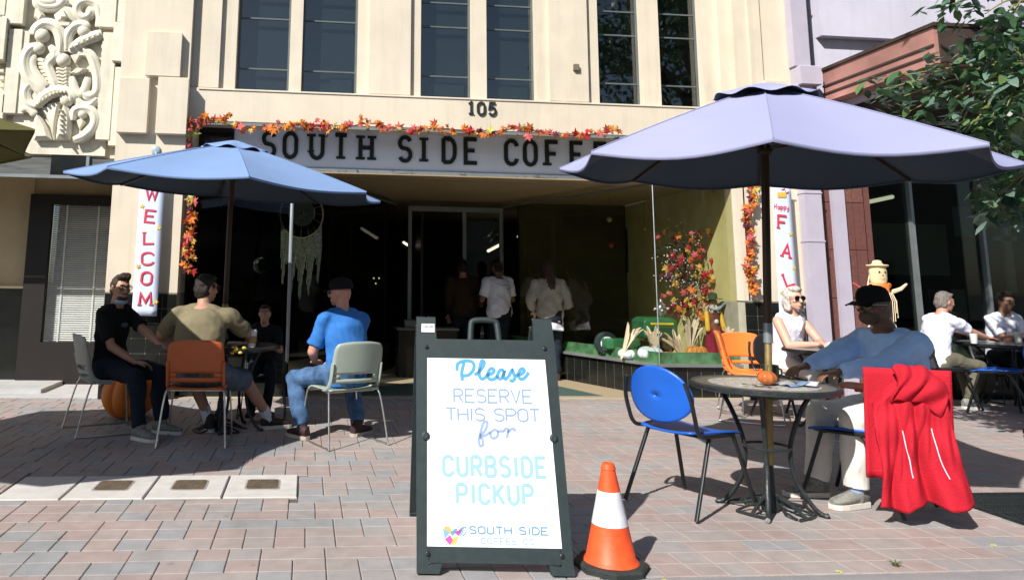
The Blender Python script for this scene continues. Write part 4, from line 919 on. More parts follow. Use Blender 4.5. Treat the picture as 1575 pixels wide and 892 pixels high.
def add_glasses(t, K, lens, frame, name='sunglasses', sz=1.0):
    hp = K['hp']; b = MB()
    for q in (-1, 1):
        b.ring_loft([oval(hp(q*.033, .096, .008), K['hx'], K['hz'], .027*sz, .020*sz, 16), oval(hp(q*.033, .099, .008), K['hx'], K['hz'], .027*sz, .020*sz, 16)])
    g = b.build(name, lens, t)
    f = MB()
    for q in (-1, 1): f.tube(oval(hp(q*.033, .098, .008), K['hx'], K['hz'], .028*sz, .021*sz, 18), .0028, 5, closed=True); f.tube([hp(q*.060, .095, .014), hp(q*.083, .05, .012), hp(q*.086, -.01, .008)], .003, 5)
    f.tube([hp(-.008, .103, .012), hp(.008, .103, .012)], .003, 5); f.build('frame', frame, g)
clear = glassm('clear_lens', (.9, .9, .9))
blk_f = pm('black_frame', (.01, .01, .01), .3)
shoe_k = pm('dark_canvas_shoe', (.03, .014, .014), .7, bump=.2); shoe_g = pm('grey_trainer', (.20, .20, .18), .7, var=.3, scale=40); sole_w = pm('white_sole', (.6, .58, .52), .6); sock_w = cloth('white_sock', (.60, .64, .75))
blue_tee = cloth('blue_tee', (.035, .16, .46)); denim = cloth('blue_denim', (.06, .12, .23), var=.4); black_tee = cloth('black_tee', (.010, .011, .012)); olive_tee = cloth('olive_tee', (.19, .165, .10)); dark_den = cloth('dark_jeans', (.012, .018, .028)); khaki = cloth('pale_khaki', (.70, .68, .62)); sweater = cloth('light_blue_sweater', (.44, .66, .99), b=.5); white_c = cloth('white_cotton', (.70, .72, .82)); olive_tr = cloth('olive_trousers', (.13, .12, .085)); grey_short = cloth('grey_shorts', (.09, .12, .15), var=.3); brown_c = cloth('dark_brown_coat', (.035, .022, .012)); grey_blouse = cloth('grey_blouse', (.30, .28, .24))
cap_m = cloth('black_cap', (.010, .010, .010))

# man at far left: black tee, glasses, mask under the chin
def ex(t, K):
    add_hair(t, K, hair_m['brown'], 'quiff'); add_eyes(t, K); add_glasses(t, K, clear, blk_f, 'glasses')
    hp = K['hp']; b = MB(); b.ell(hp(0, .040, -.083), (.052, .052, .040), 16, 8, rot=K['HM']); b.ell(hp(0, .088, -.045), (.030, .010, .008), 10, 6, rot=K['HM']); rlink('beard', b, .006, hair_m['brown'], t, wr=.002, wf=60)
    b = MB(); b.ell(hp(0, .030, -.118), (.060, .066, .026), 16, 8, rot=K['HM']); b.build('face_mask', cloth('pale_blue_mask', (.35, .50, .62)), t)
    b = MB(); c = K['sp'](.36)+K['ty']*.134+K['tx']*.0; b.ring_loft([oval(c, K['tx'], K['td'], .045, .022, 16), oval(c+K['ty']*.004, K['tx'], K['td'], .045, .022, 16)]); b.build('tee_print', pm('faded_print', (.10, .12, .13), .8), t)
person('bearded man in black tee and glasses at far left, pale mask under chin', (-1.70, 7.02, 0), R(-118), lean=(.02, 0), head=(R(-22), -.05),
       hands={'L': (-.02, .55, .72), 'R': (.05, .30, .60), 'Ld': (.3, 1, 0), 'Rd': (-.7, .8, -.15)}, feet={'L': (-.10, .50), 'R': (.20, .52)}, skin=SK['tan'], shirt=black_tee, pants=dark_den, shoes=shoe_g, soles=sole_w, fine=.0075, extras=ex, bulk=.98, s=1.0)
# man in olive tee from behind
def ex(t, K): add_hair(t, K, hair_m['dark'], 'short'); add_glasses(t, K, clear, blk_f, 'glasses')
person('broad man in an olive tee seen from behind in the dark orange chair', (-.89, 6.62, 0), R(-6), lean=(.10, .02), head=(R(-38), -.05), bulk=1.22, belly=1.15, s=1.03,
       hands={'L': (-.34, .42, .73), 'R': (.34, .46, .76), 'Ld': (.1, 1, 0), 'Rd': (-.2, 1, 0)}, elbow={'L': (-1.2, -.1, -.6), 'R': (1.2, -.1, -.6)}, feet={'L': (.04, .34), 'R': (.53, .50), 'Ra': -50}, kneeout=.5,
       skin=SK['tan'], shirt=olive_tee, pants=grey_short, pants_len='short', shoes=shoe_k, soles=sole_w, socks=sock_w, extras=ex, fine=.009)
# man in blue tee
def ex(t, K): add_cap(t, K, cap_m, yb=.9); add_glasses(t, K, lens_m, pm('pale_frame', (.5, .5, .5), .3))
person('man in a bright blue tee, black cap and sunglasses seated with his back turned', (.35, 6.57, 0), R(28), lean=(.12, 0), head=(R(38), -.05), bulk=1.12, belly=1.12,
       hands={'L': (-.13, .30, .62), 'R': (.13, .34, .60), 'Ld': (.6, .6, 0), 'Rd': (-.6, .6, 0)}, elbow={'L': (-1, -.5, -1)}, feet={'L': (-.28, .22), 'R': (.20, .10), 'La': 0, 'Ra': -60}, kneeout=.35,
       skin=SK['ruddy'], shirt=blue_tee, pants=denim, shoes=shoe_k, soles=pm('tan_sole', (.40, .35, .28), .7), socks=sock_w, extras=ex, fine=.009, hemz=-.1)
# child behind the table
def ex(t, K): add_hair(t, K, hair_m['dark'], 'short'); add_eyes(t, K)
person('small child in dark clothes behind the left table, face half lost in shadow', (-.40, 7.72, 0), R(178), hip=.50, s=.74, lean=(.15, 0), hands={'L': (-.12, .40, .95), 'R': (.12, .40, .95)}, feet={'L': (-.1, .36, .15), 'R': (.1, .36, .15)}, skin=SK['tan'], shirt=black_tee, pants=dark_den, shoes=shoe_k, extras=ex)
shell_chair((-.40, 7.76, 0), R(180), dkp, 'dark chair under the child behind the left table', s=.85, wire=black_mt)
# old man in cap at near table
def ex(t, K):
    add_hair(t, K, hair_m['grey'], 'none'); add_cap(t, K, cap_m, yb=1.15); add_eyes(t, K); add_glasses(t, K, clear, pm('pale_wire', (.4, .4, .35), .3), 'glasses', .9)
    hp = K['hp']; b = MB(); b.ell(hp(0, .046, -.066), (.060, .062, .052), 16, 10, rot=K['HM']); rlink('face_mask', b, .006, cloth('brown_face_mask', (.11, .075, .055)), t, wr=.001)
    for k in ('L', 'R'): a, e, wv = K['J'][k]; MB().cap(e+(wv-e)*.90, e+(wv-e)*1.0, .043, .034, 12, round_a=False, round_b=False).build('cuff', sweater, t)
    b = MB(); b.tube(oval(K['sp'](.515)+K['ty']*.01, K['tx'], K['ty'], .068, .070, 20), .013, 6, closed=True); b.build('collar', pm('navy_collar', (.02, .03, .05), .8), t)
person('elderly man in black cap and light blue sweater at the near mosaic table', (3.82, 4.68, 0), R(94), lean=(.03, 0), head=(R(10), -.06), bulk=1.20, belly=1.2, neckf=.10, s=1.02,
       hip=.52, hands={'L': (-.14, .50, .79), 'R': (.12, .54, .79), 'Ld': (.1, 1, -.12), 'Rd': (-.15, 1, -.15)}, elbow={'L': (-.8, 0, -1), 'R': (.6, 0, -1)}, feet={'L': (-.10, .42), 'R': (.14, .50)},
       skin=SK['brown'], shirt=sweater, sleeve='long', pants=khaki, shoes=shoe_g, soles=sole_w, socks=cloth('blue_sock', (.25, .38, .6)), extras=ex, fine=.0065, wr=.004, pant_w=1.12)
# woman with white hair
def ex(t, K):
    add_hair(t, K, hair_m['silver'], 'bob', .006); add_glasses(t, K, lens_m, blk_f, sz=1.08)
    b = MB(); 
    for q in (-1, 1): b.tube([K['sp'](.52)+K['tx']*q*.05+K['ty']*.055, K['sp'](.44)+K['tx']*q*.035+K['ty']*.125, K['sp'](.36)+K['ty']*.140], .011, 6)
    for k in range(4): b.ell(K['sp'](.34-.06*k)+K['ty']*.142, (.006, .006, .006), 8, 5)
    b.build('placket', white_c, t)
person('white haired woman in sunglasses and sleeveless white blouse at a small table', (4.98, 7.50, 0), R(-165), lean=(.12, 0), head=(R(-8), -.02), bulk=1.02,
       hands={'L': (.02, .42, .79), 'R': (.02, .36, .78), 'Ld': (.5, 1, 0), 'Rd': (-.6, .8, 0)}, elbow={'L': (-1, -.2, -.8), 'R': (1, -.2, -.8)}, feet={'L': (-.1, .40), 'R': (.12, .42)},
       skin=SK['fair'], shirt=white_c, sleeve='none', pants=khaki, shoes=shoe_g, extras=ex, fine=.007, wr=.003)
# grey haired man in white tee
def ex(t, K): add_hair(t, K, hair_m['grey'], 'short'); add_eyes(t, K)
person('grey haired man in white tee and olive trousers reaching for a cup at right', (7.30, 8.28, 0), R(-90), lean=(.26, 0), head=(R(0), -.12), bulk=1.05,
       hands={'L': (-.02, .62, .80), 'R': (.08, .60, .80), 'Ld': (.1, 1, 0), 'Rd': (-.1, 1, 0)}, feet={'L': (-.05, .42), 'R': (.08, .30)}, skin=SK['ruddy'], shirt=white_c, pants=olive_tr, shoes=shoe_g, soles=sole_w, socks=sock_w, extras=ex, fine=.009)
def ex(t, K): add_hair(t, K, hair_m['dark'], 'short'); add_eyes(t, K)
person('dark haired person in a pale shirt facing the camera at the right edge', (8.62, 8.75, 0), R(176), lean=(.16, 0), head=(0, -.25), hands={'L': (-.03, .45, .82), 'R': (.03, .45, .82)}, feet={'L': (-.1, .4), 'R': (.1, .4)}, skin=SK['brown'], shirt=white_c, pants=dark_den, shoes=shoe_k, extras=ex)
shell_chair((8.62, 8.75, 0), R(176), dkp, 'dark chair under the person facing the camera at the right edge', wire=black_mt)
def ex(t, K): add_hair(t, K, hair_m['grey'], 'short'); add_eyes(t, K)
person('person cut off by the right edge, only a black boot showing', (7.27, 6.74, 0), R(95), hip=.84, hands={'L': (-.2, -.25, .85), 'R': (.2, -.25, .85)}, feet={'L': (-.06, .46), 'R': (.1, -.25)}, skin=SK['tan'], shirt=black_tee, pants=dark_den, shoes=pm('black_boot', (.012, .01, .01), .4), extras=ex)
# standing queue in the porch
def ex(t, K):
    add_hair(t, K, hair_m['dark'], 'short'); c = K['sp'](.36)-K['ty']*.137+K['tx']*.06
    b = MB(); b.tube(oval(c, K['tx'], K['td'], .062, .035, 20), .006, 5, closed=True); b.tube([c-K['tx']*.03, c+K['tx']*.03], .006, 5); b.build('back_logo', pm('dark_print', (.04, .05, .06), .8), t)
person('person in a loose white tee with dark oval back print at the door', (P(768, 500, 11.6).x, 11.6, 0), R(14), hip=.92, lean=(.08, 0), head=(R(15), -.3), hands={'L': (-.16, .28, 1.05), 'R': (.16, .28, 1.05)}, feet={'L': (-.1, 0), 'R': (.1, .03)}, skin=SK['brown'], shirt=white_c, pants=dark_den, shoes=shoe_k, bulk=1.2, belly=1.1, extras=ex, s=.99, hemz=-.1)
def ex(t, K):
    add_hair(t, K, hair_m['brown'], 'long'); b = MB(); b.ring_loft([oval(K['sp'](h), K['tx'], K['ty'], a, c) for h, a, c in ((-.22, .20, .15), (-.10, .185, .14), (.0, .175, .13), (.1, .16, .12))]); rlink('shirt_tail', b, .011, white_c, t, wr=.008, wf=16)
person('long haired woman in a loose grey and white blouse standing in the porch', (P(845, 450, 10.6).x, 10.6, 0), R(-4), hip=.90, lean=(.08, 0), head=(R(5), -.35), hands={'L': (-.20, .15, .98), 'R': (.20, .2, 1.0)}, feet={'L': (-.1, 0), 'R': (.1, .03)}, skin=SK['fair'], shirt=grey_blouse, sleeve='long', pants=dark_den, shoes=shoe_k, bulk=1.15, extras=ex, s=.97, wr=.009)
def ex(t, K): add_hair(t, K, hair_m['dark'], 'short')
person('shadowy person in a dark brown coat just left of the white tee at the door', (P(712, 450, 12.0).x, 12.0, 0), R(5), hip=.92, hands={'L': (-.2, .1, .85), 'R': (.2, .1, .85)}, feet={'L': (-.1, 0), 'R': (.1, .03)}, skin=SK['tan'], shirt=brown_c, sleeve='long', pants=dark_den, shoes=shoe_k, bulk=1.25, belly=1.15, extras=ex)

# ================================================================== RED JACKET, NEAR TABLE THINGS
jk = thing('red_jacket', 'bright red zip jacket hung over the back of the chair in the right foreground', 'jacket', (3.61, 4.43, 0), R(-24))
red_m = pm('red_nylon', (.44, .012, .026), .8, var=.1, scale=6, bump=.5, bscale=120, spec=.2)
def jacket(u, v):   # u across the chair back, v down; the chair faces +Y so its back is at -Y
    x = (u-.5)*2; wd = .135+.065*min(v*2.6, 1)**.7+.015*v*v; z = .865-.055*abs(x)**1.5*(1-v)-.75*v+.03*x*v-.03*x*x*(1-v)
    side_ = abs(x)**1.4; y = -.315-.035*sin(min(v*1.4, 1)*PI/2)-.02*v*side_
    y += .036*math.exp(-((x+.05-.18*v)/.16)**2)*min(1, v*2)          # deep valley between the two halves
    y -= .026*sin(x*7.5+2.2*v+1.0)*v**.8 + .013*sin(x*15-5*v)*v + .010*sin(v*17+x*6+2*sin(x*4))*(1-v)*1.2 + .006*sin(x*27+v*12)*v*(1-v)*3
    if v < .10: y += (.10-v)*1.1
    z -= .10*max(0, -x)*(1-v)**2   # the left shoulder has slipped
    if v > .93: z += .02*sin(x*6+1)*(v-.93)*14
    return V((x*wd-.02+.03*v+.016*sin(v*6+x*2), y, z))
b = MB(); b.sheet(jacket, 64, 64); b.build('back_panel', red_m, jk, solid=.012)
b = MB(); b.sheet(lambda u, v: V(((u-.5)*.44-.03*v, -.265+.02*sin(u*14)*v-.02*v, .86-.62*v)), 24, 16); b.build('lining', red_m, jk, solid=.010)
def hood(u, v):
    x = (u-.5)*2; return V((x*.12+.03+.02*sin(v*5), -.335-.045*sin(v*PI)*(1-.6*x*x)-.012*sin(x*9+v*7), .885-.20*v-.05*x*x+.010*sin(x*6)-.03*x))
MB().sheet(hood, 30, 16).build('hood', red_m, jk, solid=.014)
for x0, x1 in ((-.38, -.16), (.44, .62)):
    MB().tube([jacket(.5+(x0+(x1-x0)*k/8)/2, .42+.36*k/8)+V((0, -.010, 0)) for k in range(9)], .0035, 5).build('piping', sock_w, jk)
def cup(loc, label, h=.12, r=.040, mat=None, sleeve=True, lid=True, group='paper cups'):
    t = thing('paper_cup', label, 'cup', loc, 0, group)
    wm = pm('white_paper', (.62, .62, .60), .5, var=.03)
    MB().lathe([(r*.74, 0), (r*.76, .004), (r, h)], 20).build('cup_body', mat or wm, t)
    if sleeve: MB().lathe([(r*.83, h*.28), (r*.84+.002, h*.28), (r*.97+.002, h*.75), (r*.95, h*.75)], 20).build('sleeve', pm('kraft_sleeve', (.32, .19, .09), .8), t)
    if lid: MB().lathe([(r*1.05, h), (r*1.06, h+.006), (r*.95, h+.012), (r*.92, h+.020), (r*.2, h+.020)], 20).build('lid', pm('pale_lid', (.6, .6, .6), .4), t)
    return t
cup((P(387, 530, 6.80).x, 6.80, .737), 'white takeaway cup with brown sleeve on the dark left table', .13, .043)
cup((P(1497, 515, 8.05).x, 8.05, .742), 'white paper cup held by the grey haired man', .11, .04, sleeve=False, lid=False)
cup((P(1565, 512, 8.1).x, 8.1, .742), 'white cup with dark lid at the right edge', .11, .04, sleeve=False)
t = thing('flower_vase', 'small dark vase of yellow leaves beside the cup on the left table', 'vase', (-.74, 7.12, .737))
MB().lathe([(.03, 0), (.045, .03), (.04, .08), (.022, .12), (.028, .14)], 16).build('vase', tile_b, t)
yl = pm('yellow_leaf', (.62, .45, .04), .6); rr_ = random.Random(2)
for k in range(16): a = rr_.uniform(0, 6.3); r_ = rr_.uniform(.02, .10); MB().ell((cos(a)*r_, sin(a)*r_, .13+rr_.uniform(0, .14)), (.016, .012, .009), 6, 4).build('petal', yl, t)
t = thing('yellow_leaf_decor', 'scatter of yellow leaves hanging at the edge of the left table', 'leaves', (-.62, 6.64, .74))
for k in range(9): MB().ell((rr_.uniform(-.05, .12), rr_.uniform(-.01, .03), rr_.uniform(-.05, .01)), (.018, .006, .012), 6, 4).build('leaf', yl, t)
# near table
tz = .737
t = thing('small_pumpkin', 'little glazed orange gourd at the foot of the pole on the mosaic table', 'gourd', (UMN.x-.02, UMN.y-.075, tz))
b = MB(); rings = []
for j in range(1, 10):
    a = -PI/2+PI*j/10; rings.append([(cos(a)*.058*(1-.10*abs(sin(4*2*PI*i/64)))*cos(2*PI*i/64), cos(a)*.058*(1-.10*abs(sin(4*2*PI*i/64)))*sin(2*PI*i/64), .042+sin(a)*.042) for i in range(64)])
b.ring_loft(rings); b.build('gourd', pm('burnt_orange_glaze', (.42, .12, .03), .3), t); MB().tube([(0, 0, .08), (.004, 0, .10), (.012, 0, .115)], [.009, .006, .006], 6).build('stem', pm('stem_brown', (.12, .08, .03), .8), t)
t = thing('dark_mug', 'dark green mug behind the gourd on the mosaic table', 'mug', (UMN.x+.12, UMN.y+.10, tz)); MB().lathe([(.035, 0), (.045, .006), (.046, .10), (.041, .10), (.040, .01)], 24).build('mug_body', pm('dark_green_glaze', (.02, .035, .025), .3), t); MB().tube([(.044, 0, .08), (.07, 0, .07), (.072, 0, .045), (.045, 0, .025)], .006, 6).build('handle', MATS['dark_green_glaze'], t)
t = thing('keys', 'bunch of dark keys lying on the near edge of the mosaic table', 'keys', (UMN.x-.14, UMN.y-.16, tz))
for k, a in enumerate((.3, -.6, 1.2, 2.4)): b = MB(); M = RZ(a); b.box(0, .055, -.005, .005, .001+k*.002, .003+k*.002, M); b.cen((.066, 0, .002+k*.002), (.024, .024, .0025), M, .0008); b.build('key', black_mt if k % 2 else chrome, t, smooth=False)
pap = pm('paper_grey', (.42, .44, .48), .8)
t = thing('folded_papers', 'loose folded napkins and papers between the gourd and the man\'s hands', 'papers', (UMN.x+.10, UMN.y-.08, tz))
for k in range(6):
    a = rr_.uniform(0, 3); x, y = rr_.uniform(-.10, .16), rr_.uniform(-.08, .07)
    MB().sheet(lambda u, v: V((x+cos(a)*(u-.5)*.10-sin(a)*(v-.5)*.06, y+sin(a)*(u-.5)*.10+cos(a)*(v-.5)*.06, .003+.003*k+.010*sin(u*PI*1.5+k))), 6, 3).build('napkin', pap if k % 2 else pm('blue_napkin', (.14, .22, .34), .8), t, solid=.0015)
# woman's table
t = thing('white_cup_on_side', 'white paper cup lying on its side on the grey haired woman\'s table'.replace('grey', 'white'), 'cup', (P(1272, 530, 6.9).x, 6.9, .79)); MB().lathe([(.025, 0), (.036, .09)], 18, RY(R(85))).build('cup_body', MATS['white_paper'], t)
t = thing('black_pouch', 'small black pouch next to the white cup on the woman\'s table', 'pouch', (P(1290, 530, 6.95).x+.03, 6.95, .748)); b = MB(); b.ell((0, 0, .022), (.075, .04, .024), 14, 8); rlink('pouch', b, .007, black_tee, t, wr=.004, wf=40)
t = thing('white_bundle', 'white crumpled napkin bundle on the table at the right edge', 'napkin', (8.3, 7.85, .745)); b = MB(); b.ell((0, 0, .03), (.09, .05, .035), 14, 8); b.ell((.05, 0, .045), (.04, .04, .03), 12, 6); rlink('bundle', b, .008, white_c, t, wr=.008, wf=40)

# ================================================================== A-FRAME SIGN
af = thing('sandwich_board', 'black A-frame sidewalk sign asking to reserve this spot for curbside pickup', 'sign', (0, 0, 0), 0)
bl = G(641, 881); br = bl+V((.712, -.070, 0)); ax = (br-bl); Wd = ax.length; axn = ax.normalized(); back = V((-axn.y, axn.x, 0))
HT = 1.135; LEAN = .33
upv = (V((0, 0, HT)) + back*LEAN).normalized(); Lh = math.sqrt(HT*HT+LEAN*LEAN); nrm = axn.cross(upv)*-1   # outwards is -nrm side
AM = frame_M(bl+back*.0, axn, nrm*1, upv)     # local x right, y back, z up along the leaf
if nrm.dot(back) < 0: nrm = -nrm; AM = frame_M(bl, axn, nrm, upv)
def atv(z): return .018+ .030*(z/Lh)            # leaf narrows a little upward
def leafp(mb, x0, x1, y0, y1, z0, z1, M=AM): return mb.box(x0, x1, y0, y1, z0, z1, M, .004)
ins = .003
def prism(mb, q, y0, y1, M): mb.ring_loft([[(p[0], y0, p[1]) for p in q], [(p[0], y1, p[1]) for p in q]], M=M); return mb
def leafframe(parent, M, front=True):
    W_ = Wd; n = ins
    def sidepts(x_out0, x_out1, w0, w1, flip):
        return None
    fr = MB(); z0, z1 = 0.0, Lh-.13
    prism(fr, [(0, .03), (.055, .03), (.055+n*.75, z1-.02), (n*.85, z1-.0)], -.018, .018, M); fr.build('side_rail', black_pl, parent, smooth=False); fr = MB(); prism(fr, [(W_, .03), (W_-n*.85, z1), (W_-.055-n*.75, z1-.02), (W_-.055, .03)], -.018, .018, M)
    fr.build('side_rail', black_pl, parent, smooth=False)
    prism(MB(), [(.056, .045), (W_-.056, .045), (W_-.057, .111), (.057, .111)], -.016, .016, M).build('bottom_rail', black_pl, parent, smooth=False)
    prism(MB(), [(.0, .0), (.10, .0), (.115, .044), (.0, .029)], -.03, .022, M).build('foot', black_pl, parent, smooth=False); prism(MB(), [(W_-.10, .0), (W_, .0), (W_, .029), (W_-.115, .044)], -.03, .022, M).build('foot', black_pl, parent, smooth=False)
    prism(MB(), [(n*.85+.001, z1-.085), (W_-n*.85-.001, z1-.085), (W_-n*.9, z1+.012), (n*.9, z1+.012)], -.017, .020, M).build('top_rail', black_pl, parent, smooth=False)
    for x0 in (n*.9, W_-n*.9-.105):
        prism(MB(), [(x0, z1+.013), (x0+.105, z1+.013), (x0+.100, Lh-.006), (x0+.004, Lh-.006)], -.012, .016, M).build('corner_tab', black_pl, parent, smooth=False)
        MB().cap(M @ V((x0+.008, .012, Lh-.004)), M @ V((x0+.045, .012, Lh-.004)), .008, .008, 8).build('hinge', black_mt, parent); MB().cap(M @ V((x0+.062, .012, Lh-.004)), M @ V((x0+.097, .012, Lh-.004)), .008, .008, 8).build('hinge', black_mt, parent)
    for (x, z) in ((.055, z1-.03), (W_-.055, z1-.03), (.05, .08), (W_-.05, .08)): MB().lathe([(.011, -.004), (.011, .003), (.006, .006)], 12, M @ T(x, -.019, z) @ RX(R(90))).build('rivet', black_mt, parent, smooth=False)
    for x in (.045+n*.35, W_-.045-n*.35): MB().lathe([(.020, 0), (.020, .006), (.012, .010)], 16, M @ T(x, -.018, Lh*.50) @ RX(R(90))).build('snap_knob', black_pl, parent, smooth=False)
leafframe(af, AM)
u2_ = (V((0, 0, HT))-back*.50).normalized(); M2 = frame_M(bl+back*(LEAN+.50+.045), axn, u2_.cross(axn), u2_)
leafframe(af, M2)
prism(MB(), [(.057, .126), (Wd-.057, .126), (Wd-.083, Lh-.24), (.083, Lh-.24)], .0, .006, M2).build('rear_panel', pm('sign_white', (.82, .85, .88), .35, var=.01), af, smooth=False)
zb0, zb1 = .112, Lh-.13-.0855
prism(MB(), [(.0475, zb0-.0005), (Wd-.0475, zb0-.0005), (Wd-.0475-.011, zb1), (.0475+.011, zb1)], -.019, -.0165, AM).build('poster', MATS['sign_white'], af, smooth=False)
hd = spline([(Wd/2-.075, 0, Lh-.13), (Wd/2-.068, 0, Lh-.045), (Wd/2-.060, 0, Lh-.022), (Wd/2-.03, 0, Lh-.014), (Wd/2+.03, 0, Lh-.014), (Wd/2+.060, 0, Lh-.022), (Wd/2+.068, 0, Lh-.045), (Wd/2+.075, 0, Lh-.13)], 5)
MB().tube([AM @ p for p in hd], .013, 8, flat=1.2).build('handle', black_pl, af)
stk = prism(MB(), [(.030, Lh-.083), (.098, Lh-.083), (.098, Lh-.040), (.031, Lh-.040)], -.0145, -.0125, AM).build('sticker', pm('white_sticker', (.75, .77, .8), .5, var=0), af, smooth=False)
AMt = AM @ T(0, -.0195, 0)
tb = pm('ink_sky_blue', (.08, .31, .53), .5, var=0); tl_ = pm('ink_pale_blue', (.22, .31, .46), .5, var=0); tf = pm('ink_faded_blue', (.25, .34, .52), .5, var=0); tcy = pm('ink_pale_cyan', (.27, .45, .50), .5, var=0); tgr = pm('ink_steel_blue', (.11, .24, .36), .5, var=0)
def SX(px, py):   # where a photo point lies on the leaf (local x, z)
    d = ray(px, py); o = V((0, 0, EYE)); n = nrm; q = (bl-nrm*.0195-o).dot(n)/d.dot(n); p = o+d*q; l = AMt.inverted() @ p; return l.x, l.z
def line(s, pl, pr, ptop, pbot, th, m, wfrac, depth=.0008):
    xa, z1 = SX(pl, ptop); xb, _ = SX(pr, ptop); _, z0 = SX((pl+pr)/2, pbot); h = z1-z0
    wid = [(.3 if c in 'I.' else .55 if c == ' ' else 1.15 if c in 'MW' else 1) for c in s]; gap = wfrac; tot = sum(wid)+gap*(len(s)-1); u = (xb-xa)/tot; x = xa
    for c, w_ in zip(s, wid):
        if c != ' ': mb = MB(); glyph(mb, c, x-(u*w_ if c == 'I' else 0)*0, z0, u*w_, h, th, depth, AMt); mb.build('letter', m, af, smooth=False)
        x += u*(w_+gap)
line('RESERVE', 698, 817, 598, 619, .0085, tl_, .28); line('THIS SPOT', 686, 829, 627, 647, .0085, tl_, .22)
line('CURBSIDE', 682, 838, 701, 732, .0165, tcy, .55); line('PICKUP', 703, 818, 744, 774, .0165, tcy, .55)
line('SOUTH SIDE', 722, 842, 809, 821, .0062, tgr, .35); line('COFFEE CO.', 740, 826, 827, 836, .0045, pm('ink_ghost_blue', (.26, .36, .46), .5, var=0), .5)
def script(strokes, m, th, word):
    for st in strokes:
        q = spline([(*SX(*p), 0) for p in st], 6); mb = MB(); ribbon(mb, [(p.x, p.y) for p in q], th, -.0009, 0, AMt); mb.build('letter', m, af, smooth=False)
# crop of "Please": photo x = 640 + cx/4.4615, y = 480 + cy/4.46
def C(*pts): return [(640+x/4.4615, 480+y/4.46) for x, y in pts]
script([C((318, 468), (312, 420), (322, 370), (330, 345)), C((280, 400), (285, 355), (325, 335), (370, 335), (395, 355), (392, 395), (360, 430), (325, 435)),
        C((400, 430), (430, 410), (460, 370), (466, 340), (450, 335), (438, 370), (432, 420), (445, 455), (470, 450), (495, 420)),
        C((492, 430), (520, 420), (535, 400), (520, 385), (500, 400), (492, 435), (505, 460), (535, 458), (558, 435)),
        C((600, 400), (580, 395), (562, 420), (562, 450), (582, 455), (600, 425), (606, 398)), C((606, 398), (600, 440), (612, 458), (635, 440)),
        C((635, 440), (655, 400), (662, 395), (668, 420), (678, 450), (660, 472), (642, 462)), C((685, 440), (700, 425)),
        C((700, 430), (725, 422), (742, 402), (730, 386), (710, 400), (702, 432), (715, 458), (745, 450), (772, 412))], tb, .0165, 'please')
def C2(*pts): return [(640+x/3.846, 660+y/3.845) for x, y in pts]
script([C2((375, 40), (405, 10), (420, -25), (418, -45), (400, -40), (385, 0), (372, 60), (378, 98), (395, 90), (392, 60), (375, 45)), C2((375, 45), (410, 35), (440, 15)),
        C2((455, 5), (440, 22), (445, 48), (465, 52), (482, 35), (480, 10), (462, 2), (455, 5)), C2((480, 15), (505, 10), (520, 15)), C2((520, 12), (530, -5), (545, 2), (540, 30), (538, 52)), C2((540, 20), (560, 0), (580, -2), (586, 12))], tf, .0125, 'for')
# cup emblem made of coloured facets
cxs = [((668, 792), (680, 788), (690, 806), (676, 808)), ]
em = [((681, 812), (692, 818), (684, 828)), ((681, 812), (690, 808), (697, 818), (692, 818)), ((698, 818), (712, 812), (705, 824)), ((697, 826), (705, 824), (702, 835), (694, 838)), ((684, 829), (692, 822), (697, 830), (692, 838)), ((692, 819), (700, 812), (704, 813), (696, 824)), ((706, 812), (713, 809), (713, 818), (707, 826))]
ec = [(.18, .36, .5), (.5, .38, .1), (.5, .06, .36), (.5, .42, .1), (.5, .08, .33), (.09, .3, .42), (.2, .42, .5)]
for i, (q, c) in enumerate(zip(em, ec)): prism(MB(), [SX(*p) for p in q], -.0010, -.0001, AMt).build('emblem_facet', pm('ink_facet_%s' % 'abcdefg'[i], c, .5, var=0), af, smooth=False)
ribq = [SX(*p) for p in ((710, 812), (716, 810), (717, 818), (711, 824))]; mb = MB(); ribbon(mb, ribq, .004, -.001, 0, AMt); mb.build('emblem_handle', tgr, af, smooth=False)
for i, (x, y) in enumerate(((689, 804), (697, 805), (692, 797), (699, 800), (686, 810), (697, 794))): prism(MB(), [SX(x+dx, y+dy) for dx, dy in ((-1.3, 0), (0, 1.3), (1.3, 0), (0, -1.3))], -.001, -.0001, AMt).build('emblem_dot', MATS['ink_facet_%s' % 'abcdefg'[i]], af, smooth=False)
# sticker writing
def glyphline(s, pl, pr, pt, pb, th, m, par):
    xa, xb, z0, z1 = .040, .092, Lh-.060, Lh-.050; u = (xb-xa)/(len(s)*1.35); x = xa
    for c in s: mb = MB(); glyph(mb, c, x, z0, u, z1-z0, th, .0006, AM @ T(0, -.0147, 0)); mb.build('letter', m, par, smooth=False); x += u*1.35
glyphline('SIGNICADE', 661, 678, 506, 510, .0016, pm('ink_navy', (.02, .05, .2), .5, var=0), stk)

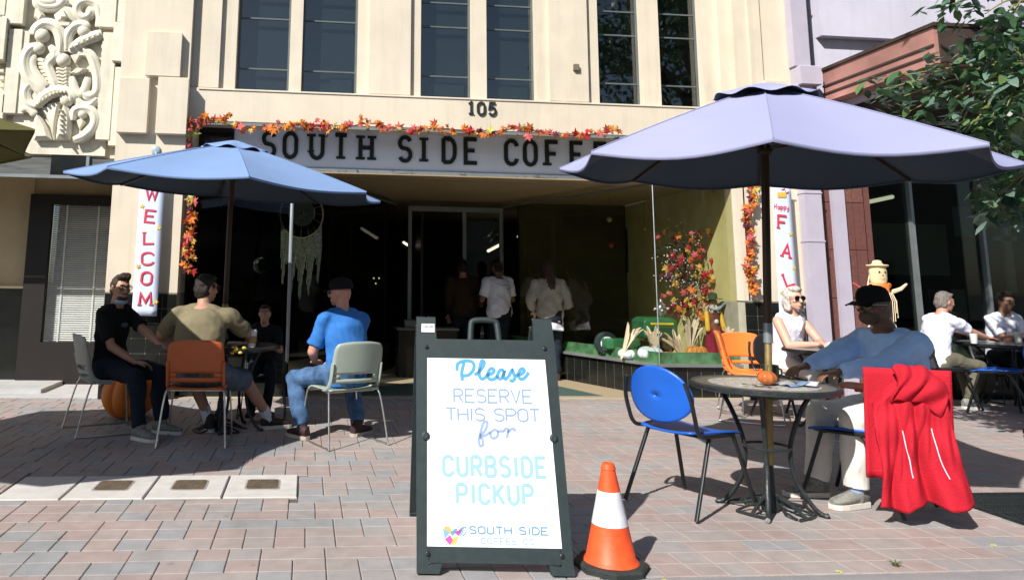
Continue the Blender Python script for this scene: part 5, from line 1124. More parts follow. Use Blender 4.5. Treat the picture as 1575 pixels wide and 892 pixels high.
# ================================================================== TRAFFIC CONE
cl = G(940, 872)
t = thing('traffic_cone', 'orange traffic cone with a white band beside the sandwich board', 'traffic cone', (cl.x, cl.y, 0), R(8))
co = pm('cone_orange', (.80, .085, .018), .5, var=.14, scale=22, bump=.12, bscale=90, var2=.10, scale2=5); cw = pm('cone_white_band', (.62, .64, .68), .5, var=.12, scale=14)
b = MB(); q = []
for a in range(8):
    aa = R(22.5+45*a); q.append((cos(aa)*.175, sin(aa)*.175))
b.ring_loft([[(x, y, 0) for x, y in q], [(x, y, .022) for x, y in q], [(x*.93, y*.93, .030) for x, y in q], [(x*.62, y*.62, .034) for x, y in q]]); b.build('rubber_base', pm('black_rubber', (.022, .028, .026), .75, var=.3, scale=18, bump=.3), t, smooth=False)
def cr(z): return .118-.092*(z-.03)/.44
MB().lathe([(cr(.03)+.012, .030), (cr(.03)+.004, .042), (cr(.05), .05), (cr(.195), .195)], 40).build('lower_cone', co, t, smooth=50)
MB().lathe([(cr(.196)+.001, .196), (cr(.345)+.001, .345)], 40).build('white_band', cw, t, smooth=50)
MB().lathe([(cr(.346), .346), (cr(.44), .44), (cr(.44)+.003, .443), (cr(.47)+.001, .468), (.016, .472), (.014, .44)], 40).build('upper_cone', co, t, smooth=50)

# ================================================================== BANNERS
def banner(label, xc, w_, z0, z1, y, items, hook=True):
    t = thing('hanging_banner', label, 'banner', (xc, y, 0))
    bm_ = pm('banner_cloth', (.60, .68, .86), .8, var=.03, scale=2)
    MB().sheet(lambda u, v: V(((u-.5)*w_, .003*sin(v*7+u*2), z0+(z1-z0)*v)), 4, 24).build('cloth', bm_, t, solid=.003)
    MB().cap((-w_/2-.02, 0, z1), (w_/2+.02, 0, z1), .008, .008, 8).build('rod', metal_al, t)
    MB().tube([(-w_/2, 0, z1), (0, .01, z1+.10), (w_/2, 0, z1)], .002, 4).build('cord', metal_al, t)
    return t
bred = pm('banner_red', (.62, .04, .07), .7, var=0)
bx = P(229, 380, 8.72).x
zt = P(235, 262, 8.72).z; t = banner('white banner reading WELCOME in red letters on the left pilaster', bx, .275, P(228, 486, 8.72).z, zt, 8.70, None)
for ch, yy in zip('WELCOME', (298, 333, 366, 398, 428, 460, 492)):
    mb = MB(); z = P(231, yy, 8.70).z; wd = .11 if ch in 'ELO' else .13; 
    if z < P(228, 478, 8.72).z: continue
    glyph(mb, ch, -wd/2, -.0675, wd, .135, .022, .004, T(0, -.006, z) @ RY(R(rr_.uniform(-5, 5))), serif=.022 if ch in 'WLM' else .0); mb.build('letter', bred, t, smooth=False)
def lf_star(r=.03):
    pts = []
    for k in range(10): a = PI/2+2*PI*k/10; q = r if k % 2 == 0 else r*.45; pts.append((cos(a)*q, sin(a)*q))
    return pts
for (x, yy) in ((-.10, 318), (.105, 350), (-.10, 410), (.12, 464)):
    mb = MB(); q = lf_star(.032); M = T(x, -.008, P(231, yy, 8.70).z) @ RY(rr_.uniform(0, 2)); prism(mb, q, -.002, .0, M); mb.build('printed_leaf', yl, t, smooth=False)
bx = P(1206, 380, 8.72).x
z0b = P(1206, 540, 8.72).z; zt = P(1206, 288, 8.72).z; t = banner('white banner reading Happy FALL with a printed pumpkin on the right pilaster', bx, .255, z0b, zt, 8.70, None)
for ch, yy, xo, an in zip('FALL', (342, 386, 429, 470), (-.02, .01, .01, .0), (4, 12, -18, 6)):
    mb = MB(); z = P(1206, yy, 8.70).z; glyph(mb, ch, -.055, -.08, .11, .16, .026, .004, T(xo, -.008, z) @ RY(R(an)), serif=.024 if ch in 'FA' else .02); mb.build('letter', bred, t, smooth=False)
def scr(word, x0, z0, sc, m, par):
    ST = {'H': [[(0, 0), (.1, .5), (.15, 1)], [(.55, 1), (.45, .5), (.5, 0)], [(.05, .5), (.5, .55)]], 'a': [[(.4, .5), (.1, .5), (0, .2), (.15, 0), (.4, .2), (.42, .5)], [(.42, .5), (.42, .1), (.6, .05)]], 'p': [[(0, .5), (.05, 0), (.0, -.4)], [(.02, .3), (.2, .55), (.4, .4), (.3, .05), (.05, .05)]], 'y': [[(0, .5), (.1, .1), (.35, .2), (.4, .5)], [(.4, .5), (.35, 0), (.15, -.4), (0, -.3)]]}
    x = x0
    for c in word:
        mb = MB()
        for e, s_ in enumerate(ST[c]): ribbon(mb, [(x+p.x*sc, z0+p.y*sc) for p in spline([(a, b_, 0) for a, b_ in s_], 4)], .008, -.002-.0003*e, 0, T(0, -.006, 0))
        mb.build('letter', m, par, smooth=False); x += sc*(.75 if c == 'H' else .6)
scr('Happy', -.115, P(1206, 322, 8.7).z, .065, bred, t)
for k in range(5): MB().ell(((k-2)*.022+.0, -.006, P(1206, 300, 8.7).z), (.018, .003, .038), 10, 8).build('printed_pumpkin', pm('print_orange', (.75, .42, .08), .7), t)
for (x, yy) in ((.08, 360), (.09, 412), (-.09, 450)): mb = MB(); prism(mb, lf_star(.03), -.002, 0, T(x, -.008, P(1206, yy, 8.7).z) @ RY(rr_.uniform(0, 2))); mb.build('printed_leaf', yl, t, smooth=False)
MB().tube([(0, -.004, P(1206, 296, 8.7).z+.03), (.04, -.008, P(1206, 293, 8.7).z+.02), (.06, -.008, P(1206, 297, 8.7).z), (.09, -.008, P(1206, 296, 8.7).z+.01)], .006, 5).build('printed_vine', bred, t)

# ================================================================== GARLANDS (each leaf a part)
gcols = [pm('fall_'+n, c, .7, var=.15, scale=20, trans=.2) for n, c in (('orange', (.62, .20, .03)), ('rust', (.36, .08, .02)), ('red', (.45, .03, .03)), ('pink', (.58, .12, .12)), ('gold', (.66, .42, .08)), ('plum', (.14, .02, .05)), ('yellow_green', (.50, .48, .12)))]
def maple_mesh(m, seed):
    r = random.Random(seed); pts = []
    ang = [90, 62, 38, 18, -8, -40, -70, -90, -110, -140, -172, 162, 142, 118]; rad = [1, .48, .88, .42, .72, .34, .5, .2, .5, .34, .72, .42, .88, .48]
    vs = [(0, -.0, .06)]; 
    for a, q in zip(ang, rad): q *= r.uniform(.88, 1.12); vs.append((cos(R(a))*q, sin(R(a))*q, r.uniform(-.28, .08)))
    fs = [(0, i+1, (i+1) % 14+1) for i in range(14)]; return MB().add(vs, fs).mesh('leaf', m)
MAP = [maple_mesh(gcols[i % 7], i) for i in range(21)]
def garland(label, path, n, spread, size, dens_w, seed):
    t = thing('leaf_garland', label, 'garland', (0, 0, 0), 0, 'autumn leaf garlands round the entrance'); r = random.Random(seed); q = spline(path, 10)
    MB().tube(q, .008, 5).build('cord', pm('garland_cord', (.09, .06, .02), .8), t)
    for k in range(n):
        f_ = (k+r.random())/n*(len(q)-1); i = int(f_); p = q[i].lerp(q[min(i+1, len(q)-1)], f_-i)
        c = r.choices(range(7), weights=dens_w)[0]; o = link('leaf', MAP[c+7*r.randrange(3)], t); s_ = size*r.choice((.55, .8, .95, 1.1, 1.5))*r.uniform(.9, 1.1)
        cl_ = .6+.4*sin(f_*2.1+seed)+.3*sin(f_*.9)
        o.location = p+V((r.uniform(-1, 1)*spread, -r.uniform(.01, .07), r.gauss(0, .6)*spread*cl_)); o.scale = (s_, s_, s_)
        o.rotation_euler = (R(90)+r.uniform(-.7, .7), r.uniform(-.6, .6), r.uniform(-3.1, 3.1)*.0+r.uniform(-.7, .7)); o.rotation_euler.rotate_axis('Z', r.uniform(-3.1, 3.1))
    return t
pth = [P(x, y-8, 8.80) for x, y in ((292, 205), (322, 192), (370, 205), (420, 206), (470, 200), (520, 206), (570, 198), (620, 208), (680, 206), (740, 213), (800, 206), (850, 216), (900, 216), (952, 208))]
garland('orange and red leaf garland strung along the top of the sign', pth, 190, .06, .062, (30, 22, 14, 12, 10, 6, 4), 5)
garland('narrow leaf garland hanging down the left side of the entrance', [P(x, y, 8.84) for x, y in ((300, 195), (290, 240), (297, 300), (294, 350), (290, 390), (292, 418))], 100, .05, .056, (20, 26, 12, 12, 10, 8, 12), 9)
garland('leaf garland hanging down the wall beside the right display window', [P(x, y, 8.76) for x, y in ((1152, 262), (1156, 300), (1148, 330), (1152, 375), (1150, 415), (1158, 450))], 110, .045, .060, (34, 26, 14, 8, 8, 8, 2), 13)

# ================================================================== DISPLAY CONTENTS
dg = thing('toy_tractor', 'green child size toy tractor with white wheel hubs in the right display window', 'toy tractor', (0, 0, 0))
tg = pm('tractor_green', (.03, .13, .05), .35); ty_ = pm('tractor_yellow', (.65, .50, .05), .4)
c = P(1012, 515, 9.75)
b = MB(); b.box(c.x-.26, c.x+.20, c.y-.16, c.y+.25, .62, .93, None, .05); rlink('hood', b, .02, tg, dg, smooth=3)
MB().box(c.x-.17, c.x+.14, c.y-.170, c.y-.160, .835, .862).build('hood_stripe', ty_, dg, smooth=False)
MB().box(c.x-.17, c.x+.12, c.y-.168, c.y-.158, .66, .80).build('grille', pm('dark_green_grille', (.015, .07, .03), .6), dg, smooth=False)
MB().box(c.x-.72, c.x-.26, c.y-.02, c.y+.22, .50, .64, None, .02).build('chassis', tg, dg)
wc = P(932, 528, 9.95)
for (x, y, r_) in ((wc.x, wc.y, .155), (wc.x+.95, wc.y+.25, .13)):
    w_ = MB().lathe([(r_*.55, -.05), (r_*.92, -.055), (r_, -.03), (r_, .03), (r_*.92, .055), (r_*.55, .05)], 28, T(x, y, .41+r_) @ RX(R(90)) @ RZ(.2)).build('wheel', black_pl, dg, smooth=40)
    MB().lathe([(r_*.62, -.045), (r_*.60, .060), (r_*.45, .075), (r_*.15, .070), (.02, .09)], 24, T(x, y, .41+r_) @ RX(R(90))).build('hub', pm('white_hub', (.62, .66, .70), .5), w_, smooth=40)
husk = pm('dry_corn_husk', (.62, .52, .36), .8, var=.15, scale=10, stretch=(1, 1, .3)); rr2 = random.Random(4)
for i, (u, v, Y, h, tilt_, lab_) in enumerate(((955, 548, 9.45, .42, .35, 'bundle of dried corn husks just right of the white tractor wheel'), (1006, 545, 9.45, .38, .05, 'corn husk bundle in front of the green tractor hood'), (1052, 545, 9.40, .36, -.45, 'corn husk bundle leaning left beside the striped pumpkin'), (1060, 545, 9.6, .50, .06, 'tall upright pale corn husk behind the striped pumpkin'), (1112, 548, 9.25, .42, .1, 'corn husk bundle beside the window scarecrow'), (1126, 548, 9.22, .40, .0, 'corn husk bundle at the right end of the felt ledge'))):
    o = P(u, v, Y); h *= 1.15; t = thing('corn_husks', lab_, 'corn husks', (o.x, o.y, .405), 0, 'dried corn husk bundles in the display'); t.rotation_euler = (0, tilt_, 0)
    for k in range(14):
        a = rr2.uniform(0, 6.3); sp_ = rr2.uniform(.03, .12); hh_ = h*rr2.uniform(.7, 1.0)
        MB().tube(spline([(0, 0, 0), (cos(a)*sp_*.3, sin(a)*sp_*.3, hh_*.5), (cos(a)*sp_, sin(a)*sp_, hh_*.9), (cos(a)*sp_*1.5, sin(a)*sp_*1.5, hh_)], 3), [.014, .026, .034, .04, .042, .040, .034, .024, .014, .005], 5, flat=.35).build('husk', husk, t)
def pumpkin(loc, r, h, mat, label, stem=True, nrib=9, group=None, cat='pumpkin'):
    t = thing('pumpkin', label, cat, loc, 0, group); b = MB(); rings = []
    for j in range(1, 14):
        a = -PI/2+PI*j/14; ring = []
        for i in range(72): th = 2*PI*i/72; k = 1-.13*(1-abs(sin(nrib*th/2)))**1.6; q = cos(a)**.8*r*k; ring.append((q*cos(th), q*sin(th), h/2+sin(a)*h/2*(1-.25*max(0, cos(a)-.0)*0)-(.12*h if j > 12 else 0)))
        rings.append(ring)
    b.ring_loft(rings); b.build('rind', mat, t)
    if stem: MB().tube([(0, 0, h*.85), (.01, 0, h*1.02), (.03, .01, h*1.12)], [r*.12, r*.08, r*.09], 7).build('stem', MATS['stem_brown'], t)
    return t
pumpkin((P(1072, 540, 9.25).x, 9.25, .405), .135, .20, pm('striped_pumpkin', (.48, .19, .03), .6, var=.5, scale=4, stretch=(9, 9, .5)), 'small orange striped pumpkin in the right display window')
pumpkin((P(1000, 545, 9.3).x, 9.3, .405), .16, .18, pm('ghost_pumpkin', (.52, .60, .60), .6), 'pale blue white pumpkin in the middle of the display ledge')
pumpkin((P(965, 548, 9.5).x, 9.5, .405), .12, .13, MATS['ghost_pumpkin'], 'flat pale blue pumpkin beside the tractor wheel')
pumpkin((P(1030, 548, 9.2).x, 9.2, .405), .15, .12, pm('peach_squash', (.50, .28, .17), .6), 'low peach coloured squash beside the corner post')
pumpkin((-1.66, 7.62, 0), .26, .43, pm('big_orange_pumpkin', (.62, .17, .02), .5, var=.12, scale=5), 'large glossy orange pumpkin on the ground under the far left chair')
t = thing('glass_lantern', 'round silver mercury glass ornament on top of the green tractor', 'ornament', (P(1017, 480, 9.7).x, 9.7, .93)); MB().lathe([(.03, 0), (.07, .05), (.085, .11), (.06, .17), (.025, .20), (.02, .24)], 20).build('globe', pm('mercury_glass', (.5, .5, .45), .12, metal=.9, var=.5, scale=25), t)
for k in range(6): a = k*1.1; MB().ell((cos(a)*.09, sin(a)*.09, .10+.02*sin(k*3)), (.016, .016, .016), 8, 5).build('bead', MATS['white_paper'], t)
# flowering branch arrangement
ft = thing('autumn_branch_tree', 'tall arrangement of white berry twigs with red and orange leaves in the right window', 'arrangement', (P(1062, 545, 9.7).x, 9.7, .40))
MB().tube([(0, 0, 0), (.02, 0, .4), (-.02, .0, .8), (.0, 0, 1.4)], [.018, .014, .012, .008], 7).build('stem', wood_dk, ft)
r5 = random.Random(11); tw = MB(); dots = MB()
for k in range(42):
    a = r5.uniform(0, 2*PI); el = r5.uniform(-.5, 1.5); L_ = r5.uniform(.25, .60); z0 = r5.uniform(.75, 1.45); p0 = V((0, 0, z0)); d = V((cos(a)*cos(el), sin(a)*cos(el)*.5, sin(el))); p1 = p0+d*L_*.6+V((0, 0, .04)); p2 = p0+d*L_+V((0, 0, -.03)); tw.tube([p0, p1, p2], .004, 4)
    for j in range(9): q = p0.lerp(p2, r5.uniform(.3, 1.05))+V((r5.gauss(0, .03), r5.gauss(0, .03), r5.gauss(0, .03))); dots.ell(q, (.010, .010, .010), 5, 3)
tw.build('twigs', wood_dk, ft); o = dots.build('white_berries', MATS['white_paper'], ft); o['kind'] = 'stuff'
for k in range(120):
    a = r5.uniform(0, 2*PI); q = V((cos(a)*r5.uniform(.05, .42), sin(a)*.2-.1, .55+r5.random()**1.4*1.15)); o = link('leaf', MAP[r5.choices(range(7), weights=(26, 10, 22, 14, 22, 6, 0))[0]], ft); o.location = q; s_ = r5.uniform(.045, .085); o.scale = (s_,)*3; o.rotation_euler = (R(90)+r5.uniform(-.6, .6), r5.uniform(-3, 3), r5.uniform(-.6, .6))
for (u, v, c_) in ((1013, 363, 3), (1058, 386, 4), (1025, 412, 4), (1035, 413, 2), (1095, 417, 2), (1095, 400, 2), (1053, 450, 3), (1085, 447, 2), (1040, 435, 4), (1062, 445, 0)):
    q = P(u, v, 9.5)-ft.location; o = link('leaf', MAP[c_], ft); o.location = q; o.scale = (.075,)*3; o.rotation_euler = (R(85), r5.uniform(-3, 3), 0)
# window scarecrow
sx_, sy_ = P(1098, 500, 9.3).x, 9.3
t = thing('window_scarecrow', 'doll scarecrow with green hat, yellow scarf and burgundy trousers in the right display', 'scarecrow doll', (sx_, sy_, .40))
burg = cloth('burgundy_cloth', (.22, .012, .03)); b = MB(); b.ring_loft([oval(V((0, 0, z)), V((1, 0, 0)), V((0, 1, 0)), a, c_) for z, a, c_ in ((.34, .10, .07), (.48, .085, .06), (.60, .09, .06), (.66, .05, .04))]); rlink('coat', b, .012, pm('patched_brown', (.15, .05, .03), .9, var=.6, scale=14), t, wr=.004)
for q in (-1, 1): b = MB(); b.cap((q*.05, 0, .40), (q*.055, 0, .03), .060, .070, 10); rlink('trouser_leg', b, .014, burg, t, wr=.005); b = MB(); b.cap((q*.09, 0, .60), (q*.11, -.05, .40), .03, .032, 8); b.build('sleeve', pm('yellow_cloth', (.60, .38, .04), .8), t)
MB().ell((0, 0, .73), (.06, .055, .07), 14, 8).build('head', pm('burlap', (.35, .24, .12), .9, bump=.5), t); MB().lathe([(.13, .78), (.125, .785), (.06, .79), (.055, .85), (.02, .87)], 18).build('hat', pm('dark_green_felt', (.03, .06, .02), .9), t)
b = MB(); b.tube(spline([(-.07, -.04, .68), (0, -.075, .655), (.07, -.04, .68), (.12, -.06, .74)], 4), .022, 7); b.build('scarf', pm('grey_blue_scarf', (.30, .38, .42), .8), t)
MB().ell((.0, -.07, .50), (.03, .015, .03), 8, 6).build('flower', MATS['white_paper'], t)
for k in range(22): a = rr2.uniform(0, 6.3); MB().tube([(0, 0, .76), (cos(a)*.05, sin(a)*.05, .70), (cos(a)*.085, sin(a)*.08, .63+rr2.uniform(-.03, .03))], .005, 4).build('straw', husk, t)
# outdoor scarecrow by the brown pier
so_ = P(1352, 440, 8.2)
t = thing('pier_scarecrow', 'straw scarecrow with a pale cloth face and orange scarf standing before the granite pier', 'scarecrow', (so_.x, 8.2, 0))
MB().cap((0, .03, 0), (0, .03, 1.35), .018, .018, 8).build('pole', wood_dk, t)
b = MB(); b.ring_loft([oval(V((0, 0, z)), V((1, 0, 0)), V((0, 1, 0)), a, a*.75, 16) for z, a in ((1.37, .06), (1.40, .09), (1.46, .098), (1.54, .10), (1.59, .09), (1.60, .13), (1.615, .13), (1.62, .06), (1.66, .05), (1.67, .02))]); rlink('head', b, .010, pm('cream_burlap', (.66, .52, .30), .9, var=.12, scale=14, bump=.4), t, smooth=3)
for q in (-1, 1): MB().ell((q*.035, -.068, 1.53), (.013, .008, .014), 8, 5).build('eye', wood_dk, t)
MB().ell((0, -.070, 1.49), (.012, .008, .010), 8, 5).build('nose', gcols[1], t); MB().tube([(-.03, -.066, 1.455), (0, -.070, 1.445), (.03, -.066, 1.455)], .004, 4).build('mouth', wood_dk, t)
b = MB(); b.tube(spline([(-.12, 0, 1.38), (0, -.08, 1.36), (.12, 0, 1.38)], 5), .032, 8); b.tube([(0, -.07, 1.38), (.02, -.09, 1.25)], [.05, .03], 6); b.build('scarf', orb, t)
b = MB(); b.ring_loft([oval(V((0, 0, z)), V((1, 0, 0)), V((0, 1, 0)), a, c_) for z, a, c_ in ((.75, .17, .12), (1.0, .13, .09), (1.25, .11, .07), (1.36, .06, .05))]); rlink('dress', b, .014, pm('dark_plaid', (.10, .045, .03), .9, var=.7, scale=12), t, wr=.008)
for q in (-1, 1): MB().tube([(q*.08, 0, 1.28), (q*.25, -.02, 1.34), (q*.33, -.02, 1.40)], [.03, .022, .012], 6).build('arm', gcols[3] if q < 0 else husk, t)
for k in range(60):
    a = rr2.uniform(.2, 2.9) if k % 3 == 0 else rr2.uniform(0, 6.3); z = 1.6 if k % 3 == 0 else rr2.choice((1.3, .95, .85)); r_ = .05 if z > 1.5 else .12; MB().tube([(cos(a)*r_, sin(a)*r_, z), (cos(a)*(r_+.04), sin(a)*(r_+.03), z-.10), (cos(a)*(r_+.06)-.02, sin(a)*(r_+.04), z-rr2.uniform(.2, .34))], .005, 4).build('straw', husk, t)
# framed picture, pendant, small things
p_ = P(1000, 385, 11.9); t = thing('framed_picture', 'dark framed picture on the display back wall', 'picture', (p_.x, 12.16, p_.z)); MB().box(-.30, .30, -.02, .02, -.36, .36).build('frame', black_mt, t, smooth=False); MB().box(-.25, .25, -.024, -.021, -.31, .31).build('print', pm('dim_print', (.12, .12, .09), .8, var=.4), t, smooth=False)
# left window: dream catcher, moon, little things
p_ = P(464, 330, 9.5); t = thing('dream_catcher', 'large dream catcher hoop with lace web and long pale fringe in the left window', 'dream catcher', (p_.x, 9.5, p_.z)); dm = pm('mottled_grey_lace', (.15, .14, .12), .9, var=.5, scale=30)  # lace in dull grey with random tone
MB().tube([(cos(2*PI*k/48)*.27, 0, sin(2*PI*k/48)*.30) for k in range(48)], .010, 6, closed=True).build('hoop', pm('hoop_tan', (.22, .17, .10), .8), t)
lace = MB(); lace.ring_loft([[(cos(2*PI*k/60)*r_*(1+.04*(k % 2)), .004*(1 if j % 2 else -1), sin(2*PI*k/60)*r_*(1+.04*(k % 2))+.02) for k in range(60)] for j, r_ in enumerate((.01, .05, .09, .13, .165))], cap=False); lace.build('lace', dm, t, solid=.004)
for k in range(16): a = 2*PI*k/16; MB().tube([(cos(a)*.165, 0, sin(a)*.165+.02), (cos(a)*.265, 0, sin(a)*.295)], .0025, 4).build('thread', dm, t)
for k in range(40): x = -.25+.5*k/39; L_ = .55+.18*sin(k*.7)-abs(x)*.3+rr2.uniform(-.06, .06); z0 = -math.sqrt(max(0, 1-(x/.27)**2))*.30; MB().tube([(x, 0, z0), (x+.01, .01, z0-L_*.5), (x*.96, 0, z0-L_)], .008, 4).build('fringe', dm, t)
p_ = P(400, 408, 9.6); t = thing('crescent_moon', 'small pale crescent moon ornament in the left window', 'ornament', (p_.x, 9.6, p_.z)); b = MB()
b.ring_loft([[(cos(R(a))*(.085), y, sin(R(a))*.10) for a in range(60, 301, 16)]+[(cos(R(a))*.085*.72+.030, y, sin(R(a))*.10*.9) for a in range(300, 59, -16)] for y in (-.01, .01)]); b.build('crescent', pm('pale_moon', (.25, .24, .22), .7), t, smooth=False)
p_ = P(374, 300, 9.3); t = thing('hanging_hook', 'pale curved hook with a red ribbon hanging under the blue umbrella edge', 'ornament', (p_.x, 9.3, p_.z)); MB().tube([(cos(R(a))*.05, 0, sin(R(a))*.05) for a in range(-60, 200, 20)], .010, 6).build('hook', pm('pale_hook', (.4, .38, .3), .5), t); MB().tube(spline([(.04, 0, -.05), (.10, 0, -.03), (.16, 0, -.06)], 3), .018, 6, flat=.4).build('ribbon', pm('red_ribbon', (.3, .02, .02), .7), t)
for (u, v, lab_, c_) in ((937, 338, 'dim greenish glass bauble hanging high in the right window', (.30, .32, .10)), (940, 377, 'dim red glass bauble hanging below the greenish one', (.30, .03, .03)), (992, 352, 'dim greenish bauble hanging above the framed picture', (.30, .32, .12))):
    p_ = P(u, v, 10.6); t = thing('hanging_bauble', lab_, 'ornament', p_, 0, 'baubles hanging in the right window'); MB().ell((0, 0, 0), (.04, .04, .04), 12, 8).build('globe', pm('bauble_%s' % lab_.split()[1], c_, .3), t); MB().cap((0, 0, .04), (0, 0, 2.62-p_.z), .002, .002, 5).build('thread', wood_dk, t)
t = thing('side_counter', 'dim counter with a tray inside the cafe behind the man in blue', 'counter', (1.75, 11.0, 0)); MB().box(-.45, .45, -.2, .2, .66, .69).build('counter_top', pm('dim_counter', (.10, .11, .11), .6), t, smooth=False); MB().box(-.42, .42, -.18, .18, .0, .66).build('cabinet', unlit_dark, t, smooth=False)
t = thing('storage_tray', 'pale plastic tray on the dim counter inside the cafe', 'tray', (1.62, 10.95, .692)); MB().box(-.20, .2, -.12, .12, 0, .11, None, .01).build('tray', pm('dim_tray', (.12, .13, .12), .6), t)
for i, (u, v) in enumerate(((575, 428), (583, 428), (578, 436))):
    p_ = P(u, v, 12); t = thing('fairy_light', ['upper left of three tiny warm lights above the man in blue', 'right one of three tiny warm lights above the man in blue', 'lowest of three tiny warm lights above the man in blue'][i], 'light', p_, 0, 'tiny fairy lights behind the man in blue'); MB().ell((0, 0, 0), (.012, .012, .012), 8, 6).build('bulb', emis('warm_bulb', (1, .8, .4), 1.2) if i == 0 else bpy.data.materials['warm_bulb'], t)

# ================================================================== TREE
tr = thing('street_tree', 'broad leaved tree whose drooping green branches enter at the top right', 'tree', (7.6, 4.6, 0))
TO = tr.location
bark = pm('tree_bark', (.13, .10, .07), .9, var=.3, scale=6, bump=.6, bscale=20); twm = pm('young_twig', (.20, .19, .07), .8)
lfm = [pm('leaf_'+n, c, .38, var=.12, scale=8, trans=.25, spec=.5) for n, c in (('mid', (.06, .135, .055)), ('dark', (.035, .085, .038)), ('light', (.12, .20, .07)), ('grey', (.13, .21, .16)))]
MB().tube(spline([(0, 0, -.02), (.03, .02, 1.2), (-.05, .05, 2.4), (-.15, .0, 3.4), (-.2, .0, 4.6), (-.1, .1, 6.2)], 5), [.19-.15*i/25 for i in range(26)], 12).build('trunk', bark, tr)
def leafmesh(m, seed):
    r = random.Random(seed); vs = []; n = 7
    for i in range(n):
        u = i/(n-1); wd = .26*sin(PI*min(1, u*1.02))**.75*(1-.25*u); z = -.22*u*u+.03; vs += [(-wd, u, z+.09*wd*3*.4), (0, u, z), (wd, u, z+.09*wd*3*.4)]
    fs = []
    for i in range(n-1): a = i*3; fs += [(a, a+1, a+4, a+3), (a+1, a+2, a+5, a+4)]
    return MB().add(vs, fs).mesh('leaf', m, True)
LM = [leafmesh(m, 1) for m in lfm]
r6 = random.Random(21)
clusters = [(1385, 150, 5.4), (1405, 118, 5.5), (1425, 165, 5.3), (1442, 132, 5.3), (1470, 150, 5.1), (1372, 120, 5.5), (1398, 172, 5.4), (1488, 112, 5.0), (1500, 80, 5.0), (1520, 62, 4.9), (1530, 92, 4.9), (1545, 75, 4.8), (1558, 110, 4.8), (1500, 172, 5.0), (1520, 190, 4.9), (1490, 200, 5.0), (1548, 165, 4.8), (1560, 140, 4.8), (1572, 60, 4.7),
            (1552, 250, 5.2), (1566, 285, 5.2), (1540, 300, 5.3), (1570, 230, 5.1), (1460, 8, 4.9), (1478, 2, 4.9), (1515, 22, 4.8), (1540, 30, 4.8), (1560, 15, 4.7), (1572, 180, 4.8), (1455, 100, 5.1), (1545, 130, 4.8), (1350, 140, 5.6), (1575, 100, 4.7), (1530, 215, 5.0)]
cp = [P(*c)-TO for c in clusters]
hubs = [P(1590, 120, 4.8)-TO, P(1600, 10, 4.7)-TO, P(1610, 270, 5.1)-TO]
for h_ in hubs: MB().tube(spline([(-.17, 0, 3.9 if h_.z < 3 else 4.4), h_*.5+V((0, 0, .9+2.0)) if False else V((h_.x*.5, h_.y*.5, max(h_.z, 3.0)+.5)), h_], 5), [.05-.035*i/10 for i in range(11)], 7).build('limb', bark, tr)
nl = 0; leafstuff = MB(); extra_ = []
def orient(o, p, d, s_, r):
    d = d.normalized(); q = d.to_track_quat('Y', 'Z'); o.location = p; o.rotation_mode = 'QUATERNION'; o.rotation_quaternion = q @ Matrix.Rotation(r.uniform(-.9, .9), 4, 'Y').to_quaternion(); o.scale = (s_,)*3
for i, c in enumerate(cp):
    h_ = min(hubs, key=lambda q: (q-c).length); m_ = (c+h_)/2+V((0, 0, .08)); MB().tube(spline([h_, m_, c], 5), [.012-.008*k/10 for k in range(11)], 5).build('branch', twm, tr)
    for k in range(8):
        a = r6.uniform(0, 2*PI); d = V((cos(a)*.8-.25, sin(a)*.6-.15, r6.uniform(-.9, .35))); p = c+V((r6.gauss(0, .07), r6.gauss(0, .07), r6.gauss(0, .06))); o = link('leaf', LM[r6.choices(range(4), weights=(35, 25, 15, 25))[0]], tr); orient(o, p, d, r6.uniform(.09, .16), r6); nl += 1
    for k in range(14):
        a = r6.uniform(0, 2*PI); d = V((cos(a), sin(a)*.7, r6.uniform(-.9, .3))).normalized(); p = c+V((r6.gauss(.04, .11), r6.gauss(.05, .11), r6.gauss(0, .09)))
        extra_.append((p, d, r6.uniform(.07, .13), r6.choices(range(4), weights=(35, 25, 15, 25))[0]))
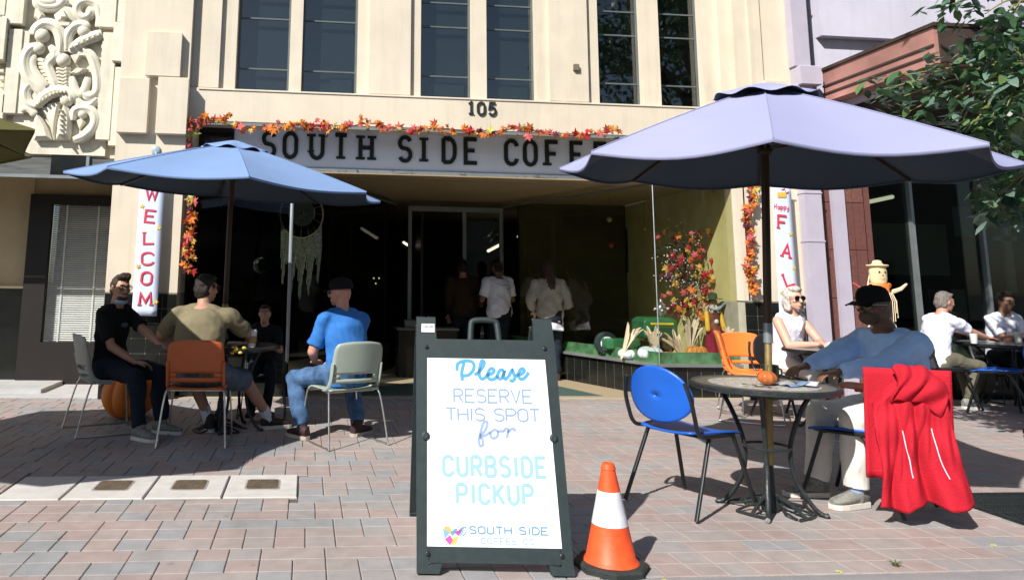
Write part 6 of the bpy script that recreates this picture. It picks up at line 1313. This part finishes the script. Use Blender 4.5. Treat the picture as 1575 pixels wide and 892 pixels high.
# the rest of the crown as one mass of leaf faces, and its limbs
base = MB(); base.add(*[[(-.2, .3, 0), (0, 0, 0), (.2, .3, -.02), (0, .5, -.02), (0, 1, -.18), (-.24, .6, -.08), (.24, .6, -.08)], [(1, 2, 3, 0), (0, 3, 5), (3, 2, 6), (5, 3, 4), (3, 6, 4)]])
cv, cf = base.v, base.f
for p, d, s_, m_ in extra_: leafstuff.cur = m_; leafstuff.add(cv, cf, Matrix.Translation(p) @ d.to_track_quat('Y', 'Z').to_matrix().to_4x4() @ SC(s_, s_, s_))
for k in range(60):
    a = r6.uniform(0, 2*PI); el = r6.uniform(-.25, 1.3); rad = r6.uniform(1.2, 2.6); c = V((cos(a)*cos(el)*rad, sin(a)*cos(el)*rad*.95, 5.3+sin(el)*rad*.9))
    wp_ = c+TO
    if wp_.x < 5.2 and wp_.z < 5: continue
    if wp_.y > 7.0: continue
    MB().tube(spline([(-.15, 0, 3.6+r6.random()*2), (c.x*.5, c.y*.5, 4.6+c.z*.15), c], 4), [.04-.03*q/8 for q in range(9)], 5).build('limb', bark, tr)
    for j in range(110):
        p = c+V((r6.gauss(0, .33), r6.gauss(0, .33), r6.gauss(0, .26))); d = V((r6.uniform(-1, 1), r6.uniform(-1, 1), r6.uniform(-1, .3))).normalized()
        leafstuff.cur = r6.choices(range(4), weights=(35, 30, 15, 20))[0]; leafstuff.add(cv, cf, Matrix.Translation(p) @ d.to_track_quat('Y', 'Z').to_matrix().to_4x4() @ SC(.17, .17, .17))
# dark inner foliage seen at the right edge
for k in range(900):
    p = P(r6.uniform(1500, 1640), r6.uniform(40, 340), r6.uniform(5.3, 6.6))-TO; d = V((r6.uniform(-1, 1), r6.uniform(-1, 1), r6.uniform(-1, .3))).normalized()
    leafstuff.cur = r6.choices(range(4), weights=(30, 50, 6, 14))[0]; leafstuff.add(cv, cf, Matrix.Translation(p) @ d.to_track_quat('Y', 'Z').to_matrix().to_4x4() @ SC(.16, .16, .16))
o = leafstuff.build('crown', lfm, tr, smooth=False); o['kind'] = 'stuff'
# a few fallen leaves and sprigs at the kerb
for i, (u, v) in enumerate(((1380, 871), (1292, 879), (1527, 838), (1020, 892))):
    g_ = G(u, v); t = thing('fallen_leaf', ['dry leaf by the green weed at the kerb', 'dry leaf at the kerb left of the weed', 'dry leaf in front of the iron grate', 'dry leaf beside the rubber cone base'][i], 'leaf', (g_.x, g_.y, .004), i*1.3, 'dry leaves by the kerb'); o = link('blade', MAP[6 if i else 1], t); o.scale = (.025,)*3
g_ = G(1380, 872); t = thing('weed_sprig', 'tiny green weed growing from the joint by the kerb', 'weed', (g_.x, g_.y+.01, 0))
for k in range(7): a = k*.9; MB().tube([(0, 0, 0), (cos(a)*.015, sin(a)*.012, .02), (cos(a)*.035, sin(a)*.03, .024)], [.002, .004, .001], 4).build('blade', lfm[2], t)
